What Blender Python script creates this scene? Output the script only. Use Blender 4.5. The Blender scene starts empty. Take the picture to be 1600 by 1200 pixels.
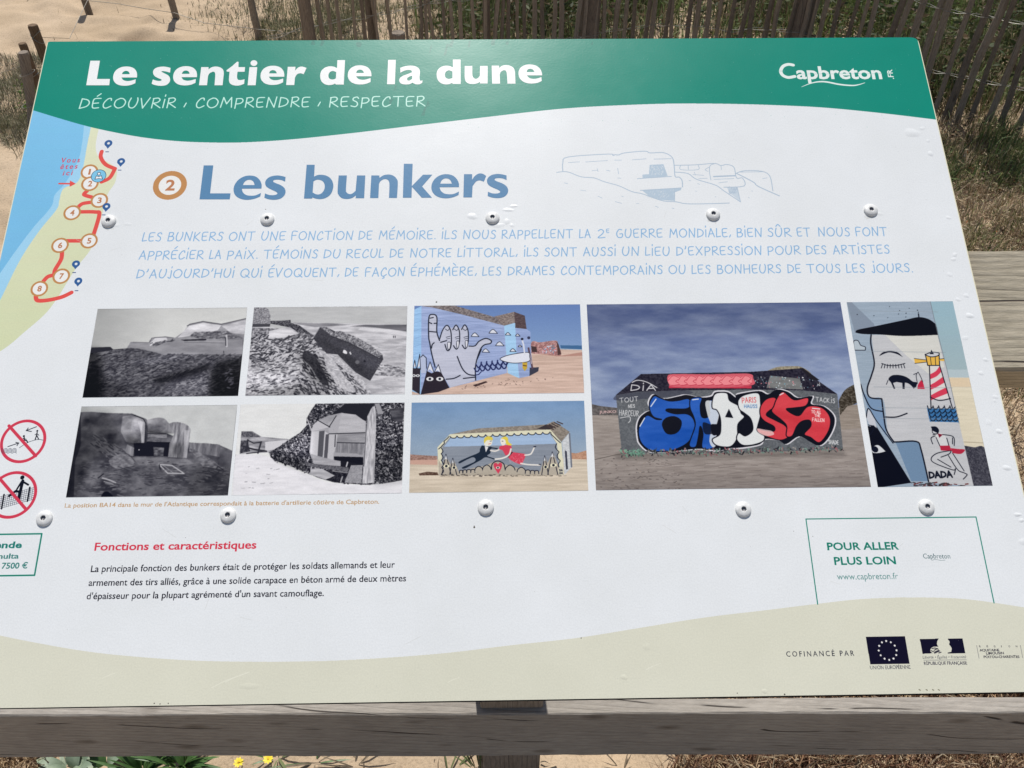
import bpy, bmesh, math, random
import numpy as np
from mathutils import Matrix, Vector
random.seed(7)
RNG = np.random.default_rng(11)
scene = bpy.context.scene
COL = scene.collection

# ------------------------------------------------------------------ camera, sky, sun, exposure
FOC = 1300.0                       # focal length in pixels of a 1600 px wide frame
CAM_H = 1.6
def rotvec(w):
    w = np.array(w); th = np.linalg.norm(w); k = w / th
    K = np.array([[0, -k[2], k[1]], [k[2], 0, -k[0]], [-k[1], k[0], 0]])
    return np.eye(3) + math.sin(th) * K + (1 - math.cos(th)) * K @ K
RP = rotvec([-0.3498157508468417, 0.012327426502536586, 0.012970615604302136])
TILT = math.radians(27)            # slope of the lectern board
AX, AU, AN = RP[:, 0], RP[:, 1], RP[:, 2]
ZW = math.sin(TILT) * AU + math.cos(TILT) * AN
YW = math.cos(TILT) * AU - math.sin(TILT) * AN
CM = np.array([AX, YW, ZW])        # camera axes -> world
CPOS = np.array([0, 0, CAM_H])
cam_data = bpy.data.cameras.new('camera')
cam_data.sensor_width = 36.0
cam_data.lens = FOC / 1600 * 36
cam_data.clip_start = 0.02
cam_data.clip_end = 2000
cam = bpy.data.objects.new('camera', cam_data)
COL.objects.link(cam)
mw = Matrix([list(CM[i]) + [CPOS[i]] for i in range(3)] + [[0, 0, 0, 1]])
cam.matrix_world = mw
scene.camera = cam

SUN_EL, SUN_AZ = math.radians(63), math.radians(-6)      # azimuth from +Y (ahead), negative = left
world = bpy.data.worlds.new('World'); scene.world = world; world.use_nodes = True
wn = world.node_tree.nodes; bg = wn['Background']
sky = wn.new('ShaderNodeTexSky'); sky.sky_type = 'NISHITA'; sky.sun_disc = False
sky.sun_elevation = SUN_EL; sky.sun_rotation = SUN_AZ
sky.dust_density = 1.5
world.node_tree.links.new(sky.outputs[0], bg.inputs[0]); bg.inputs[1].default_value = 0.085
sl = bpy.data.lights.new('sun', 'SUN'); sl.energy = 4.2; sl.angle = math.radians(0.53); sl.color = (1.0, 0.965, 0.91)
so = bpy.data.objects.new('sun', sl); COL.objects.link(so)
sdir = Vector((math.cos(SUN_EL) * math.sin(SUN_AZ), math.cos(SUN_EL) * math.cos(SUN_AZ), math.sin(SUN_EL)))
so.rotation_euler = sdir.to_track_quat('Z', 'Y').to_euler(); so.location = (0, 0, 12)
scene.view_settings.view_transform = 'Standard'; scene.view_settings.look = 'None'
scene.view_settings.gamma = 1; scene.view_settings.use_curve_mapping = False
scene.view_settings.exposure = 0.0
scene.cycles.max_bounces = 6

# ------------------------------------------------------------------ helpers
def ray(p): return np.array([p[0] - 800.0, 600.0 - p[1], -FOC])
NW = CM @ AN; XW = CM @ AX; UW = CM @ AU
P0 = CPOS + 0.824 * (CM @ np.array([0, 0, -1.0]))        # board centre
def P(p):
    """a point of the printed sheet as it was measured -> (u across, v up the slope) in metres on the board"""
    d = CM @ ray(p); t = (NW @ (P0 - CPOS)) / (NW @ d); q = CPOS + t * d - P0
    return (float(q @ XW), float(q @ UW))
def PP(pts): return [P(p) for p in pts]
def G(p, z=0.0):
    d = CM @ ray(p); t = (z - CAM_H) / d[2]; q = CPOS + t * d
    return (float(q[0]), float(q[1]))
def Z(x0, y0, s, *pts): return [(x0 + p[0] / s, y0 + p[1] / s) + tuple(p[2:]) for p in pts]
def lin(c): c = np.asarray(c, float) / 255; return np.where(c <= .04045, c / 12.92, ((c + .055) / 1.055) ** 2.4)
def srgb(l): l = np.clip(l, 0, 1); return np.where(l <= .0031308, l * 12.92, 1.055 * l ** (1 / 2.4) - .055)
LW = lin((224, 228, 235))
def ink(c): return np.clip(lin(c) / LW * np.array([.835, .842, .84]) - .015, 0.0, 1)   # ink colour on the white sheet
def crv(pts, closed=False, n=6):
    """smooth curve through points; (x, y, 1) marks a corner"""
    pts = list(pts); N = len(pts)
    xy = np.array([p[:2] for p in pts], float); cor = [len(p) > 2 for p in pts]
    out = []
    for i in range(N if closed else N - 1):
        a, b = xy[i], xy[(i + 1) % N]
        ca, cb = cor[i], cor[(i + 1) % N]
        p0 = a if ca or (i == 0 and not closed) else xy[(i - 1) % N]
        p3 = b if cb or (i == N - 2 and not closed) else xy[(i + 2) % N]
        if ca and cb: out.append(tuple(a)); continue
        for k in range(n):
            t = k / n
            q = .5 * ((2 * a) + (b - p0) * t + (2 * p0 - 5 * a + 4 * b - p3) * t * t + (-p0 + 3 * a - 3 * b + p3) * t ** 3)
            out.append(tuple(q))
    if not closed: out.append(tuple(xy[-1]))
    return out
def upn(a, H, W):
    h, w = a.shape
    y = np.linspace(0, h - 1.001, H); x = np.linspace(0, w - 1.001, W)
    yi = y.astype(int); xi = x.astype(int); fy = (y - yi); fx = (x - xi)
    fy = fy * fy * (3 - 2 * fy); fx = fx * fx * (3 - 2 * fx)
    r0 = a[yi][:, xi] * (1 - fx) + a[yi][:, xi + 1] * fx
    r1 = a[yi + 1][:, xi] * (1 - fx) + a[yi + 1][:, xi + 1] * fx
    return (r0 * (1 - fy)[:, None] + r1 * fy[:, None]).astype(np.float32)
def fbm(H, W, cy, cx, octv=4, seed=0, gain=.55):
    g = np.random.default_rng(seed); out = np.zeros((H, W), np.float32); amp = 1.; tot = 0
    for o in range(octv):
        ny, nx = max(2, int(H / cy)) + 2, max(2, int(W / cx)) + 2
        out += amp * upn(g.random((ny, nx), dtype=np.float32), H, W); tot += amp
        amp *= gain; cy = max(1, cy / 2); cx = max(1, cx / 2)
    out /= tot
    return np.clip((out - .5) * 1.8 + .5, 0, 1)

class Canvas:
    """a rectangle of printed ink, painted in board coordinates"""
    def __init__(s, u0, v0, u1, v1, dens, bgc):
        s.u0, s.v0, s.u1, s.v1, s.d = u0, v0, u1, v1, dens
        s.W = int((u1 - u0) * dens); s.H = int((v1 - v0) * dens)
        s.a = np.empty((s.H, s.W, 3), np.float32); s.a[:] = np.array(bgc, np.float32)
        s.f = {}
    def t(s, p): u, v = P(p); return ((u - s.u0) * s.d, (v - s.v0) * s.d)
    def noise(s, cy, cx, octv=4, seed=0):
        k = (cy, cx, octv, seed)
        if k not in s.f: s.f[k] = fbm(s.H, s.W, cy, cx, octv, seed)
        return s.f[k]
    def fill(s, tp, col, amp=0, noi=None, col2=None, alpha=1.0):
        """scan-line fill of texel polygon(s); tp: list of contours"""
        cont = [np.array(c, float) for c in tp]
        ys = np.concatenate([c[:, 1] for c in cont])
        y0, y1 = max(0, int(ys.min())), min(s.H - 1, int(ys.max()) + 1)
        E = np.concatenate([np.hstack([c, np.roll(c, -1, 0)]) for c in cont])
        col = np.array(col, np.float32)
        for y in range(y0, y1 + 1):
            yc = y + .5
            m = ((E[:, 1] <= yc) & (E[:, 3] > yc)) | ((E[:, 3] <= yc) & (E[:, 1] > yc))
            if not m.any(): continue
            e = E[m]; xs = np.sort(e[:, 0] + (yc - e[:, 1]) / (e[:, 3] - e[:, 1]) * (e[:, 2] - e[:, 0]))
            for i in range(0, len(xs) - 1, 2):
                a, b = int(round(max(0, xs[i]))), int(round(min(s.W, xs[i + 1])))
                if b <= a: continue
                c = col
                if col2 is not None:
                    c = col + (np.array(col2, np.float32) - col) * ((ys.max() - yc) / max(1, ys.max() - ys.min()))
                if noi is not None: c = c + ((noi[y, a:b] - .5) * amp)[:, None]
                s.a[y, a:b] = c if alpha == 1 else s.a[y, a:b] * (1 - alpha) + c * alpha
    def poly(s, pts, col, **k): s.fill([[s.t(p) for p in pts]], col, **k)
    def line(s, pts, wpx, col, w2=None, amp=0, noi=None):
        """stroke; width in photo pixels (~ 1/1600 m)"""
        q = np.array([s.t(p) for p in pts]); r = wpx * s.d / 1600 / 2; s.stroke(q, r, col, w2 and w2 * s.d / 3200, amp, noi)
    def stroke(s, q, r, col, r2=None, amp=0, noi=None):
        col = np.array(col, np.float32); n = len(q) - 1
        for i in range(n):
            ra = r if r2 is None else r + (r2 - r) * i / n
            ra = max(ra, .6)
            (ax, ay), (bx, by) = q[i], q[i + 1]
            x0, x1 = int(max(0, min(ax, bx) - ra - 1)), int(min(s.W, max(ax, bx) + ra + 2))
            y0, y1 = int(max(0, min(ay, by) - ra - 1)), int(min(s.H, max(ay, by) + ra + 2))
            if x1 <= x0 or y1 <= y0: continue
            X = np.arange(x0, x1) + .5; Y = (np.arange(y0, y1) + .5)[:, None]
            dx, dy = bx - ax, by - ay; L = dx * dx + dy * dy + 1e-9
            t = np.clip(((X - ax) * dx + (Y - ay) * dy) / L, 0, 1)
            d = np.sqrt((X - ax - t * dx) ** 2 + (Y - ay - t * dy) ** 2)
            al = np.clip(ra + .5 - d, 0, 1)[..., None]
            c = col if noi is None else col + ((noi[y0:y1, x0:x1] - .5) * amp)[..., None]
            v = s.a[y0:y1, x0:x1]; v += (c - v) * al
    def ell(s, c, rpx, col, ry=None, **k):
        """a true circle (or ellipse) on the board; radius in photo pixels across at that row"""
        cu, cv = P(c); ru = P((c[0] + rpx, c[1]))[0] - cu; rv = ru * ((ry or rpx) / rpx)
        pts = [((cu + ru * math.cos(a) - s.u0) * s.d, (cv + rv * math.sin(a) - s.v0) * s.d) for a in np.linspace(0, 2 * math.pi, 40)[:-1]]
        s.fill([pts], col, **k)
    def shade(s, pts, f, rad):
        """soft tonal patch of the photographic print: ink density times f inside the outline, feathered by rad px"""
        keep = s.a; s.a = np.zeros((s.H, s.W, 3), np.float32); s.poly(pts, (1, 1, 1)); m = s.a[..., 0]; s.a = keep
        r = max(1, int(rad * s.d / 1600))
        for ax in (0, 1, 0, 1):
            pad = [(0, 0), (0, 0)]; pad[ax] = (r, r); q = np.cumsum(np.pad(m, pad, mode='edge'), ax, dtype=np.float64); n = m.shape[ax]
            hi = np.take(q, np.arange(n) + 2 * r, ax); lo = np.take(q, np.arange(n), ax); m = ((hi - lo) / (2 * r)).astype(np.float32)
        s.a *= (1 + (f - 1) * np.clip(m, 0, 1))[..., None]
    def image(s, name):
        im = bpy.data.images.new(name, s.W, s.H)
        buf = np.ones((s.H, s.W, 4), np.float32)
        buf[..., :3] = srgb(np.clip((np.where(s.a <= 10.31, s.a / 255 / 12.92, ((np.clip(s.a, 0, 255) / 255 + .055) / 1.055) ** 2.4)) / LW * np.array([.835, .842, .84]) - .013, 0.0, 1))
        im.pixels.foreach_set(buf.ravel()); im.update()
        s.a = None; s.f = {}
        return im

# ------------------------------------------------------------------ type: sans from Blender's own face, rasterised
_glyph = {}
def sans_tris(text, bold=0.0, spacing=1.0):
    c = bpy.data.curves.new('type', 'FONT'); c.body = text; c.offset = bold; c.space_character = spacing; c.resolution_u = 3
    o = bpy.data.objects.new('type', c); COL.objects.link(o)
    dg = bpy.context.evaluated_depsgraph_get(); dg.update()
    m = o.evaluated_get(dg).to_mesh(); m.calc_loop_triangles()
    v = np.array([x.co[:2] for x in m.vertices]); tr = np.array([t.vertices[:] for t in m.loop_triangles])
    o.evaluated_get(dg).to_mesh_clear(); bpy.data.objects.remove(o); bpy.data.curves.remove(c)
    return v, tr
CAPH = None
def sans(cv, text, A, B, cap, col, bold=0.0, spacing=1.0, italic=0.0, fitw=True):
    """text from baseline point A to baseline point B (measured on the sheet), capital height in px at A"""
    global CAPH
    if CAPH is None: CAPH = sans_tris('H')[0][:, 1].max()
    v, tr = sans_tris(text, bold, spacing)
    a = np.array(P(A)); b = np.array(P(B)); h = (np.array(P((A[0], A[1] - cap))) - a)[1]
    sy = h / (CAPH + bold); x0, x1 = v[:, 0].min(), v[:, 0].max()
    d = b - a; L = np.hypot(*d); d /= L
    sx = L / (x1 - x0) if fitw else sy
    x = (v[:, 0] - x0) * sx; y = v[:, 1] * sy; x = x + italic * y
    q = np.stack([a[0] + x * d[0] - y * d[1], a[1] + x * d[1] + y * d[0]], 1)
    q = (q - [cv.u0, cv.v0]) * cv.d; col = np.array(col, np.float32)
    for t in tr:
        p = q[t]
        x0_, x1_ = int(max(0, p[:, 0].min() - 1)), int(min(cv.W, p[:, 0].max() + 2))
        y0_, y1_ = int(max(0, p[:, 1].min() - 1)), int(min(cv.H, p[:, 1].max() + 2))
        if x1_ <= x0_ or y1_ <= y0_: continue
        X = np.arange(x0_, x1_) + .5; Y = (np.arange(y0_, y1_) + .5)[:, None]
        (ax, ay), (bx, by), (cx, cy) = p
        e0 = (bx - ax) * (Y - ay) - (by - ay) * (X - ax); e1 = (cx - bx) * (Y - by) - (cy - by) * (X - bx); e2 = (ax - cx) * (Y - cy) - (ay - cy) * (X - cx)
        m = ((e0 >= 0) & (e1 >= 0) & (e2 >= 0)) | ((e0 <= 0) & (e1 <= 0) & (e2 <= 0))
        cv.a[y0_:y1_, x0_:x1_][m] = col

# handwritten capitals: width, strokes
HAND = {
 'A': (.68, [[(0, 0), (.34, 1), (.64, .0)], [(.12, .34), (.56, .38)]]),
 'B': (.6, [[(.1, 1), (.03, 0)], [(.1, .98), (.42, .98), (.5, .78), (.36, .56), (.07, .52)], [(.07, .52), (.46, .5), (.58, .28), (.4, .03), (.03, 0)]]),
 'C': (.6, [[(.56, .78), (.52, .97), (.3, .92), (.06, .5), (.08, .12), (.28, 0), (.6, .2)]]),
 'D': (.68, [[(.1, .97), (.02, 0)], [(.1, .97), (.5, .85), (.66, .55), (.5, .2), (.02, 0)]]),
 'E': (.56, [[(.56, 1), (.1, .95), (.03, .45), (.1, .04), (.5, .06)], [(.08, .5), (.44, .54)]]),
 'F': (.56, [[(.58, 1), (.08, .97), (.03, 0)], [(.06, .52), (.45, .55)]]),
 'G': (.66, [[(.56, .92), (.3, .98), (.04, .55), (.12, .08), (.45, .02), (.6, .2), (.6, .45), (.34, .44)]]),
 'H': (.66, [[(.08, 1), (.02, 0)], [(.64, 1), (.58, 0)], [(.04, .48), (.6, .52)]]),
 'i': (.1, [[(.08, .85), (.02, 0)], [(.1, 1.3), (.08, 1.16)]]),
 'I': (.08, [[(.05, 1), (.02, 0)]]),
 'j': (.28, [[(.26, .85), (.24, .1), (.14, -.06), (0, .06)], [(.28, 1.3), (.26, 1.16)]]),
 'K': (.6, [[(.08, 1), (.02, 0)], [(.56, 1), (.08, .45), (.58, 0)]]),
 'L': (.42, [[(.08, 1), (.0, .12), (.06, .02), (.42, .08)]]),
 'M': (.84, [[(.0, 0), (.16, 1), (.42, .35), (.74, 1), (.8, 0)]]),
 'N': (.7, [[(.02, 0), (.1, 1), (.56, .0), (.7, 1.05)]]),
 'O': (.82, [[(.4, .98), (.1, .75), (.04, .3), (.3, 0), (.66, .15), (.8, .6), (.6, .93), (.36, .97)]]),
 'P': (.56, [[(.08, .9), (.02, -.08)], [(.06, .9), (.44, .9), (.56, .66), (.38, .42), (.05, .36)]]),
 'Q': (.86, [[(.4, .98), (.1, .75), (.04, .3), (.3, 0), (.66, .15), (.8, .6), (.6, .93), (.36, .97)], [(.5, .25), (.86, -.05)]]),
 'R': (.6, [[(.08, .96), (.02, 0)], [(.05, .95), (.4, 1), (.54, .8), (.38, .56), (.08, .48)], [(.1, .48), (.62, .02)]]),
 'S': (.52, [[(.52, .85), (.4, 1), (.16, .9), (.14, .68), (.4, .48), (.46, .22), (.3, .02), (0, .1)]]),
 'T': (.72, [[(.0, .98), (.72, 1)], [(.36, .98), (.34, 0)]]),
 'U': (.66, [[(.14, 1), (.02, .5), (.1, .08), (.36, 0), (.56, .3), (.64, .75), (.6, 1.02)]]),
 'V': (.62, [[(.0, .98), (.2, 0), (.64, 1.05)]]),
 'X': (.7, [[(.06, 1), (.6, .0)], [(.7, 1.0), (.0, 0)]]),
 '2': (.55, [[(.04, .82), (.26, 1), (.46, .82), (.38, .5), (.0, .02), (.56, .06)]]),
 "'": (.14, [[(.12, 1.05), (.1, .85), (.02, .72)]]),
 ',': (.12, [[(.12, .24), (.0, -.02)]]),
 '.': (.05, [[(.02, .04), (.05, .0)]]),
 ' ': (.35, []),
}
ACC = {'É': ('E', [[(.26, 1.22), (.5, 1.48)]]), 'È': ('E', [[(.1, 1.46), (.34, 1.22)]]), 'Ç': ('C', [[(.3, 0), (.36, -.18), (.2, -.26)]]), 'Û': ('U', [[(.14, 1.2), (.34, 1.42), (.54, 1.2)]])}
for k, (b, ex) in ACC.items(): HAND[k] = (HAND[b][0], HAND[b][1] + ex)
SHARP = set('AMNVXKHT')
def hand(cv, text, A, B, cap, col, wpx=1.9, gap=.2):
    adv = []; x = 0
    for ch in text: adv.append(x); x += HAND[ch][0] + gap
    tot = x - gap
    a = np.array(P(A)); b = np.array(P(B)); h = (np.array(P((A[0], A[1] - cap))) - a)[1]
    d = b - a; L = np.hypot(*d); d /= L; sx = L / tot
    for k, ch in enumerate(text):
        jy = (random.random() - .5) * .05
        for st in HAND[ch][1]:
            st = [((adv[k] + p[0]), p[1] + jy) for p in st]
            if ch not in SHARP and len(st) > 2: st = crv(st, n=4)
            q = [((a[0] + px * sx * d[0] - py * h * d[1] - cv.u0) * cv.d, (a[1] + px * sx * d[1] + py * h * d[0] - cv.v0) * cv.d) for px, py in st]
            cv.stroke(q, wpx * cv.d / 3200, col)
# ------------------------------------------------------------------ materials
def nmat(name, rough=.6, spec=.5):
    m = bpy.data.materials.new(name); m.use_nodes = True; nt = m.node_tree; b = nt.nodes['Principled BSDF']
    b.inputs['Roughness'].default_value = rough; b.inputs['Specular IOR Level'].default_value = spec
    return m, nt, b
def node(nt, t, **k):
    n = nt.nodes.new(t)
    for a, v in k.items():
        if a in n.inputs: n.inputs[a].default_value = v
        else: setattr(n, a, v)
    return n
def ramp(nt, stops):
    r = nt.nodes.new('ShaderNodeValToRGB'); e = r.color_ramp.elements
    while len(e) < len(stops): e.new(.5)
    for x, (p, c) in zip(e, stops): x.position = p; x.color = (*c, 1) if len(c) == 3 else c
    return r
def print_mat(name, image=None, colour=None):
    m, nt, b = nmat(name, .30, .30)
    L = nt.links
    if image is not None:
        t = nt.nodes.new('ShaderNodeTexImage'); t.image = image; t.interpolation = 'Linear'; t.extension = 'EXTEND'; src = t.outputs[0]
    else:
        t = nt.nodes.new('ShaderNodeRGB'); t.outputs[0].default_value = (*colour, 1); src = t.outputs[0]
    tc = nt.nodes.new('ShaderNodeTexCoord')
    # dust and weathering on the laminate
    n = node(nt, 'ShaderNodeTexNoise', Scale=9.0, Detail=6.0, Roughness=.65); L.new(tc.outputs['Object'], n.inputs['Vector'])
    r = ramp(nt, [(.3, (.93, .93, .92)), (.75, (1, 1, 1))]); L.new(n.outputs[0], r.inputs[0])
    n3 = node(nt, 'ShaderNodeTexNoise', Scale=700.0, Detail=2.0); L.new(tc.outputs['Object'], n3.inputs['Vector'])
    r3 = ramp(nt, [(.3, (.92, .92, .92)), (.7, (1, 1, 1))]); L.new(n3.outputs[0], r3.inputs[0])
    mx = node(nt, 'ShaderNodeMix', data_type='RGBA', blend_type='MULTIPLY'); mx.inputs[0].default_value = 1
    L.new(src, mx.inputs[6]); L.new(r.outputs[0], mx.inputs[7])
    mx2 = node(nt, 'ShaderNodeMix', data_type='RGBA', blend_type='MULTIPLY'); mx2.inputs[0].default_value = 1
    L.new(mx.outputs[2], mx2.inputs[6]); L.new(r3.outputs[0], mx2.inputs[7])
    L.new(mx2.outputs[2], b.inputs['Base Color'])
    n2 = node(nt, 'ShaderNodeTexNoise', Scale=420.0, Detail=2.0); L.new(tc.outputs['Object'], n2.inputs['Vector'])
    bp = node(nt, 'ShaderNodeBump', Strength=.10, Distance=.0005); L.new(n2.outputs[0], bp.inputs['Height'])
    n4 = node(nt, 'ShaderNodeTexNoise', Scale=14.0, Detail=3.0); L.new(tc.outputs['Object'], n4.inputs['Vector'])
    bp2 = node(nt, 'ShaderNodeBump', Strength=.12, Distance=.002); L.new(n4.outputs[0], bp2.inputs['Height']); L.new(bp.outputs[0], bp2.inputs['Normal'])
    L.new(bp2.outputs[0], b.inputs['Normal'])
    n5 = node(nt, 'ShaderNodeTexNoise', Scale=5.0, Detail=8.0, Roughness=.7); L.new(tc.outputs['Object'], n5.inputs['Vector'])
    r5 = ramp(nt, [(.35, (.27, .27, .27)), (.7, (.34, .34, .34))]); L.new(n5.outputs[0], r5.inputs[0]); L.new(r5.outputs[0], b.inputs['Roughness'])
    return m
def wood_mat(name, c0, c1, crack=(.06, .05, .045), scale=1.0, axis=0, crackamt=.5, bump=.0012, rot=.03, lines=.45):
    m, nt, b = nmat(name, .85, .2); L = nt.links
    tc = nt.nodes.new('ShaderNodeTexCoord')
    def mapped(along, across, r):
        mp = nt.nodes.new('ShaderNodeMapping'); s = [across * scale] * 3; s[axis] = along * scale; mp.inputs['Scale'].default_value = s
        e = [r, r * .7, r]; e[axis] = 0; mp.inputs['Rotation'].default_value = e; L.new(tc.outputs['Object'], mp.inputs[0]); return mp.outputs[0]
    def noise(vec, sc, det, dist=0.0, rough=.6):
        n = node(nt, 'ShaderNodeTexNoise', Scale=sc, Detail=det, Distortion=dist, Roughness=rough); L.new(vec, n.inputs['Vector']); return n.outputs[0]
    def mul(a, c):
        x = node(nt, 'ShaderNodeMix', data_type='RGBA', blend_type='MULTIPLY'); x.inputs[0].default_value = 1; L.new(a, x.inputs[6]); L.new(c, x.inputs[7]); return x.outputs[2]
    fib = noise(mapped(40, 260, 0), 1.0, 5.0, 0.0, .7)                # fine fibres
    r = ramp(nt, [(.3, c0), (.7, c1)]); L.new(fib, r.inputs[0])
    sep = nt.nodes.new('ShaderNodeSeparateXYZ'); L.new(tc.outputs['Object'], sep.inputs[0])
    oth = [k for k in range(3) if k != axis]
    def lincomb(a, ka, c_, kc):
        m1_ = node(nt, 'ShaderNodeMath', operation='MULTIPLY'); L.new(a, m1_.inputs[0]); m1_.inputs[1].default_value = ka
        m2_ = node(nt, 'ShaderNodeMath', operation='MULTIPLY_ADD'); L.new(c_, m2_.inputs[0]); m2_.inputs[1].default_value = kc; L.new(m1_.outputs[0], m2_.inputs[2]); return m2_.outputs[0]
    across = lincomb(sep.outputs[oth[0]], 1.0, sep.outputs[oth[1]], .83)
    across = lincomb(across, 1.0, sep.outputs[axis], rot)
    wob = noise(mapped(1.6, 7, 0), 1.0, 2.0)
    ph = lincomb(across, 760.0 * scale, wob, 26.0)                    # growth rings, 6 to 8 mm apart, wandering
    sn = node(nt, 'ShaderNodeMath', operation='SINE'); L.new(ph, sn.inputs[0])
    rl0 = ramp(nt, [(.0, (1, 1, 1)), (.80, (1, 1, 1)), (.97, (1 - lines,) * 3)]); L.new(sn.outputs[0], rl0.inputs[0])
    amt = noise(mapped(3, 60, 0), 1.0, 3.0); ra_ = ramp(nt, [(.38, (0, 0, 0)), (.6, (1, 1, 1))]); L.new(amt, ra_.inputs[0])
    rl = node(nt, 'ShaderNodeMix', data_type='RGBA'); L.new(ra_.outputs[0], rl.inputs[0]); rl.inputs[6].default_value = (1, 1, 1, 1); L.new(rl0.outputs[0], rl.inputs[7])
    rlo = rl.outputs[2]
    big = noise(tc.outputs['Object'], 5.0, 5.0); rb = ramp(nt, [(.3, (.80, .79, .78)), (.7, (1.06, 1.05, 1.03))]); L.new(big, rb.inputs[0])
    kn = nt.nodes.new('ShaderNodeTexVoronoi'); kn.inputs['Scale'].default_value = 1.0; L.new(mapped(6.5, 17, 0), kn.inputs['Vector'])
    rk = ramp(nt, [(.0, (.45, .42, .4)), (.10, (.72, .7, .68)), (.17, (1, 1, 1))]); L.new(kn.outputs['Distance'], rk.inputs[0])
    c = mul(mul(mul(r.outputs[0], rlo), rb.outputs[0]), rk.outputs[0])
    ph2 = lincomb(across, 120.0 * scale, noise(mapped(2.2, 9, 0), 1.0, 2.0), 9.0)
    ck = node(nt, 'ShaderNodeMath', operation='SINE'); L.new(ph2, ck.inputs[0])
    cr = ramp(nt, [(.988, (0, 0, 0)), (.9985, (1, 1, 1))]); L.new(ck.outputs[0], cr.inputs[0])
    pm_ = noise(mapped(9, 30, 0), 1.0, 2.0); pr = ramp(nt, [(.48, (0, 0, 0)), (.55, (crackamt,) * 3)]); L.new(pm_, pr.inputs[0])
    mu = node(nt, 'ShaderNodeMath', operation='MULTIPLY'); L.new(cr.outputs[0], mu.inputs[0]); L.new(pr.outputs[0], mu.inputs[1])
    mx = node(nt, 'ShaderNodeMix', data_type='RGBA'); L.new(mu.outputs[0], mx.inputs[0]); L.new(c, mx.inputs[6]); mx.inputs[7].default_value = (*crack, 1)
    L.new(mx.outputs[2], b.inputs['Base Color'])
    h1 = node(nt, 'ShaderNodeMath', operation='MULTIPLY_ADD'); L.new(sn.outputs[0], h1.inputs[0]); h1.inputs[1].default_value = -.15; L.new(fib, h1.inputs[2])
    sb = node(nt, 'ShaderNodeMath', operation='SUBTRACT'); L.new(h1.outputs[0], sb.inputs[0]); L.new(mu.outputs[0], sb.inputs[1])
    bp = node(nt, 'ShaderNodeBump', Strength=.7, Distance=bump); L.new(sb.outputs[0], bp.inputs['Height']); L.new(bp.outputs[0], b.inputs['Normal'])
    return m
def plain_mat(name, c0, c1, scale=30, rough=.7, spec=.3, metal=0, bump=0):
    m, nt, b = nmat(name, rough, spec); L = nt.links; b.inputs['Metallic'].default_value = metal
    tc = nt.nodes.new('ShaderNodeTexCoord'); n = node(nt, 'ShaderNodeTexNoise', Scale=float(scale), Detail=5.0); L.new(tc.outputs['Object'], n.inputs['Vector'])
    r = ramp(nt, [(.3, c0), (.7, c1)]); L.new(n.outputs[0], r.inputs[0]); L.new(r.outputs[0], b.inputs['Base Color'])
    if bump:
        bp = node(nt, 'ShaderNodeBump', Strength=.6, Distance=bump); L.new(n.outputs[0], bp.inputs['Height']); L.new(bp.outputs[0], b.inputs['Normal'])
    return m
def leaf_mat(name, rough=.65, trans=.25):
    m, nt, b = nmat(name, rough, .3); L = nt.links
    a = nt.nodes.new('ShaderNodeVertexColor'); a.layer_name = 'Col'; L.new(a.outputs[0], b.inputs['Base Color'])
    t = nt.nodes.new('ShaderNodeBsdfTranslucent'); L.new(a.outputs[0], t.inputs[0])
    ms = nt.nodes.new('ShaderNodeMixShader'); ms.inputs[0].default_value = trans
    L.new(b.outputs[0], ms.inputs[1]); L.new(t.outputs[0], ms.inputs[2]); L.new(ms.outputs[0], nt.nodes['Material Output'].inputs[0])
    return m

def mesh(name, verts, faces, mats, parent=None, smooth=False, mi=None):
    me = bpy.data.meshes.new(name); me.from_pydata([tuple(v) for v in verts], [], [tuple(f) for f in faces]); me.update()
    for m in (mats if isinstance(mats, (list, tuple)) else [mats]): me.materials.append(m)
    if smooth: me.polygons.foreach_set('use_smooth', [True] * len(me.polygons))
    if mi is not None: me.polygons.foreach_set('material_index', mi)
    o = bpy.data.objects.new(name, me); COL.objects.link(o)
    if parent is not None: o.parent = parent
    return o
def empty(name, loc, label, cat, group=None):
    o = bpy.data.objects.new(name, None); o.empty_display_size = .1; COL.objects.link(o); o.location = loc
    o['label'] = label; o['category'] = cat
    if group: o['group'] = group
    return o
def tag(o, label=None, cat=None, group=None, kind=None):
    if label: o['label'] = label
    if cat: o['category'] = cat
    if group: o['group'] = group
    if kind: o['kind'] = kind
    return o
def tube(path, r, n=8, r1=None, cap=True):
    """verts, faces of a tube along path"""
    path = [Vector(p) for p in path]; V = []; F = []; N = len(path)
    for i, p in enumerate(path):
        t = (path[min(i + 1, N - 1)] - path[max(i - 1, 0)]).normalized()
        a = t.orthogonal().normalized() if i == 0 else (pa - t * pa.dot(t)).normalized(); pa = a
        b = t.cross(a); rr = r if r1 is None else r + (r1 - r) * i / (N - 1)
        for k in range(n):
            th = 2 * math.pi * k / n; V.append(p + (a * math.cos(th) + b * math.sin(th)) * rr)
    for i in range(N - 1):
        for k in range(n): F.append((i * n + k, i * n + (k + 1) % n, (i + 1) * n + (k + 1) % n, (i + 1) * n + k))
    if cap: F.append(tuple(range(n - 1, -1, -1))); F.append(tuple(range((N - 1) * n, N * n)))
    return V, F
def prism(poly, z0, z1):
    n = len(poly); V = [(x, y, z0) for x, y in poly] + [(x, y, z1) for x, y in poly]
    return V, [tuple(range(n - 1, -1, -1)), tuple(range(n, 2 * n))] + [(i, (i + 1) % n, n + (i + 1) % n, n + i) for i in range(n)]

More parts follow.
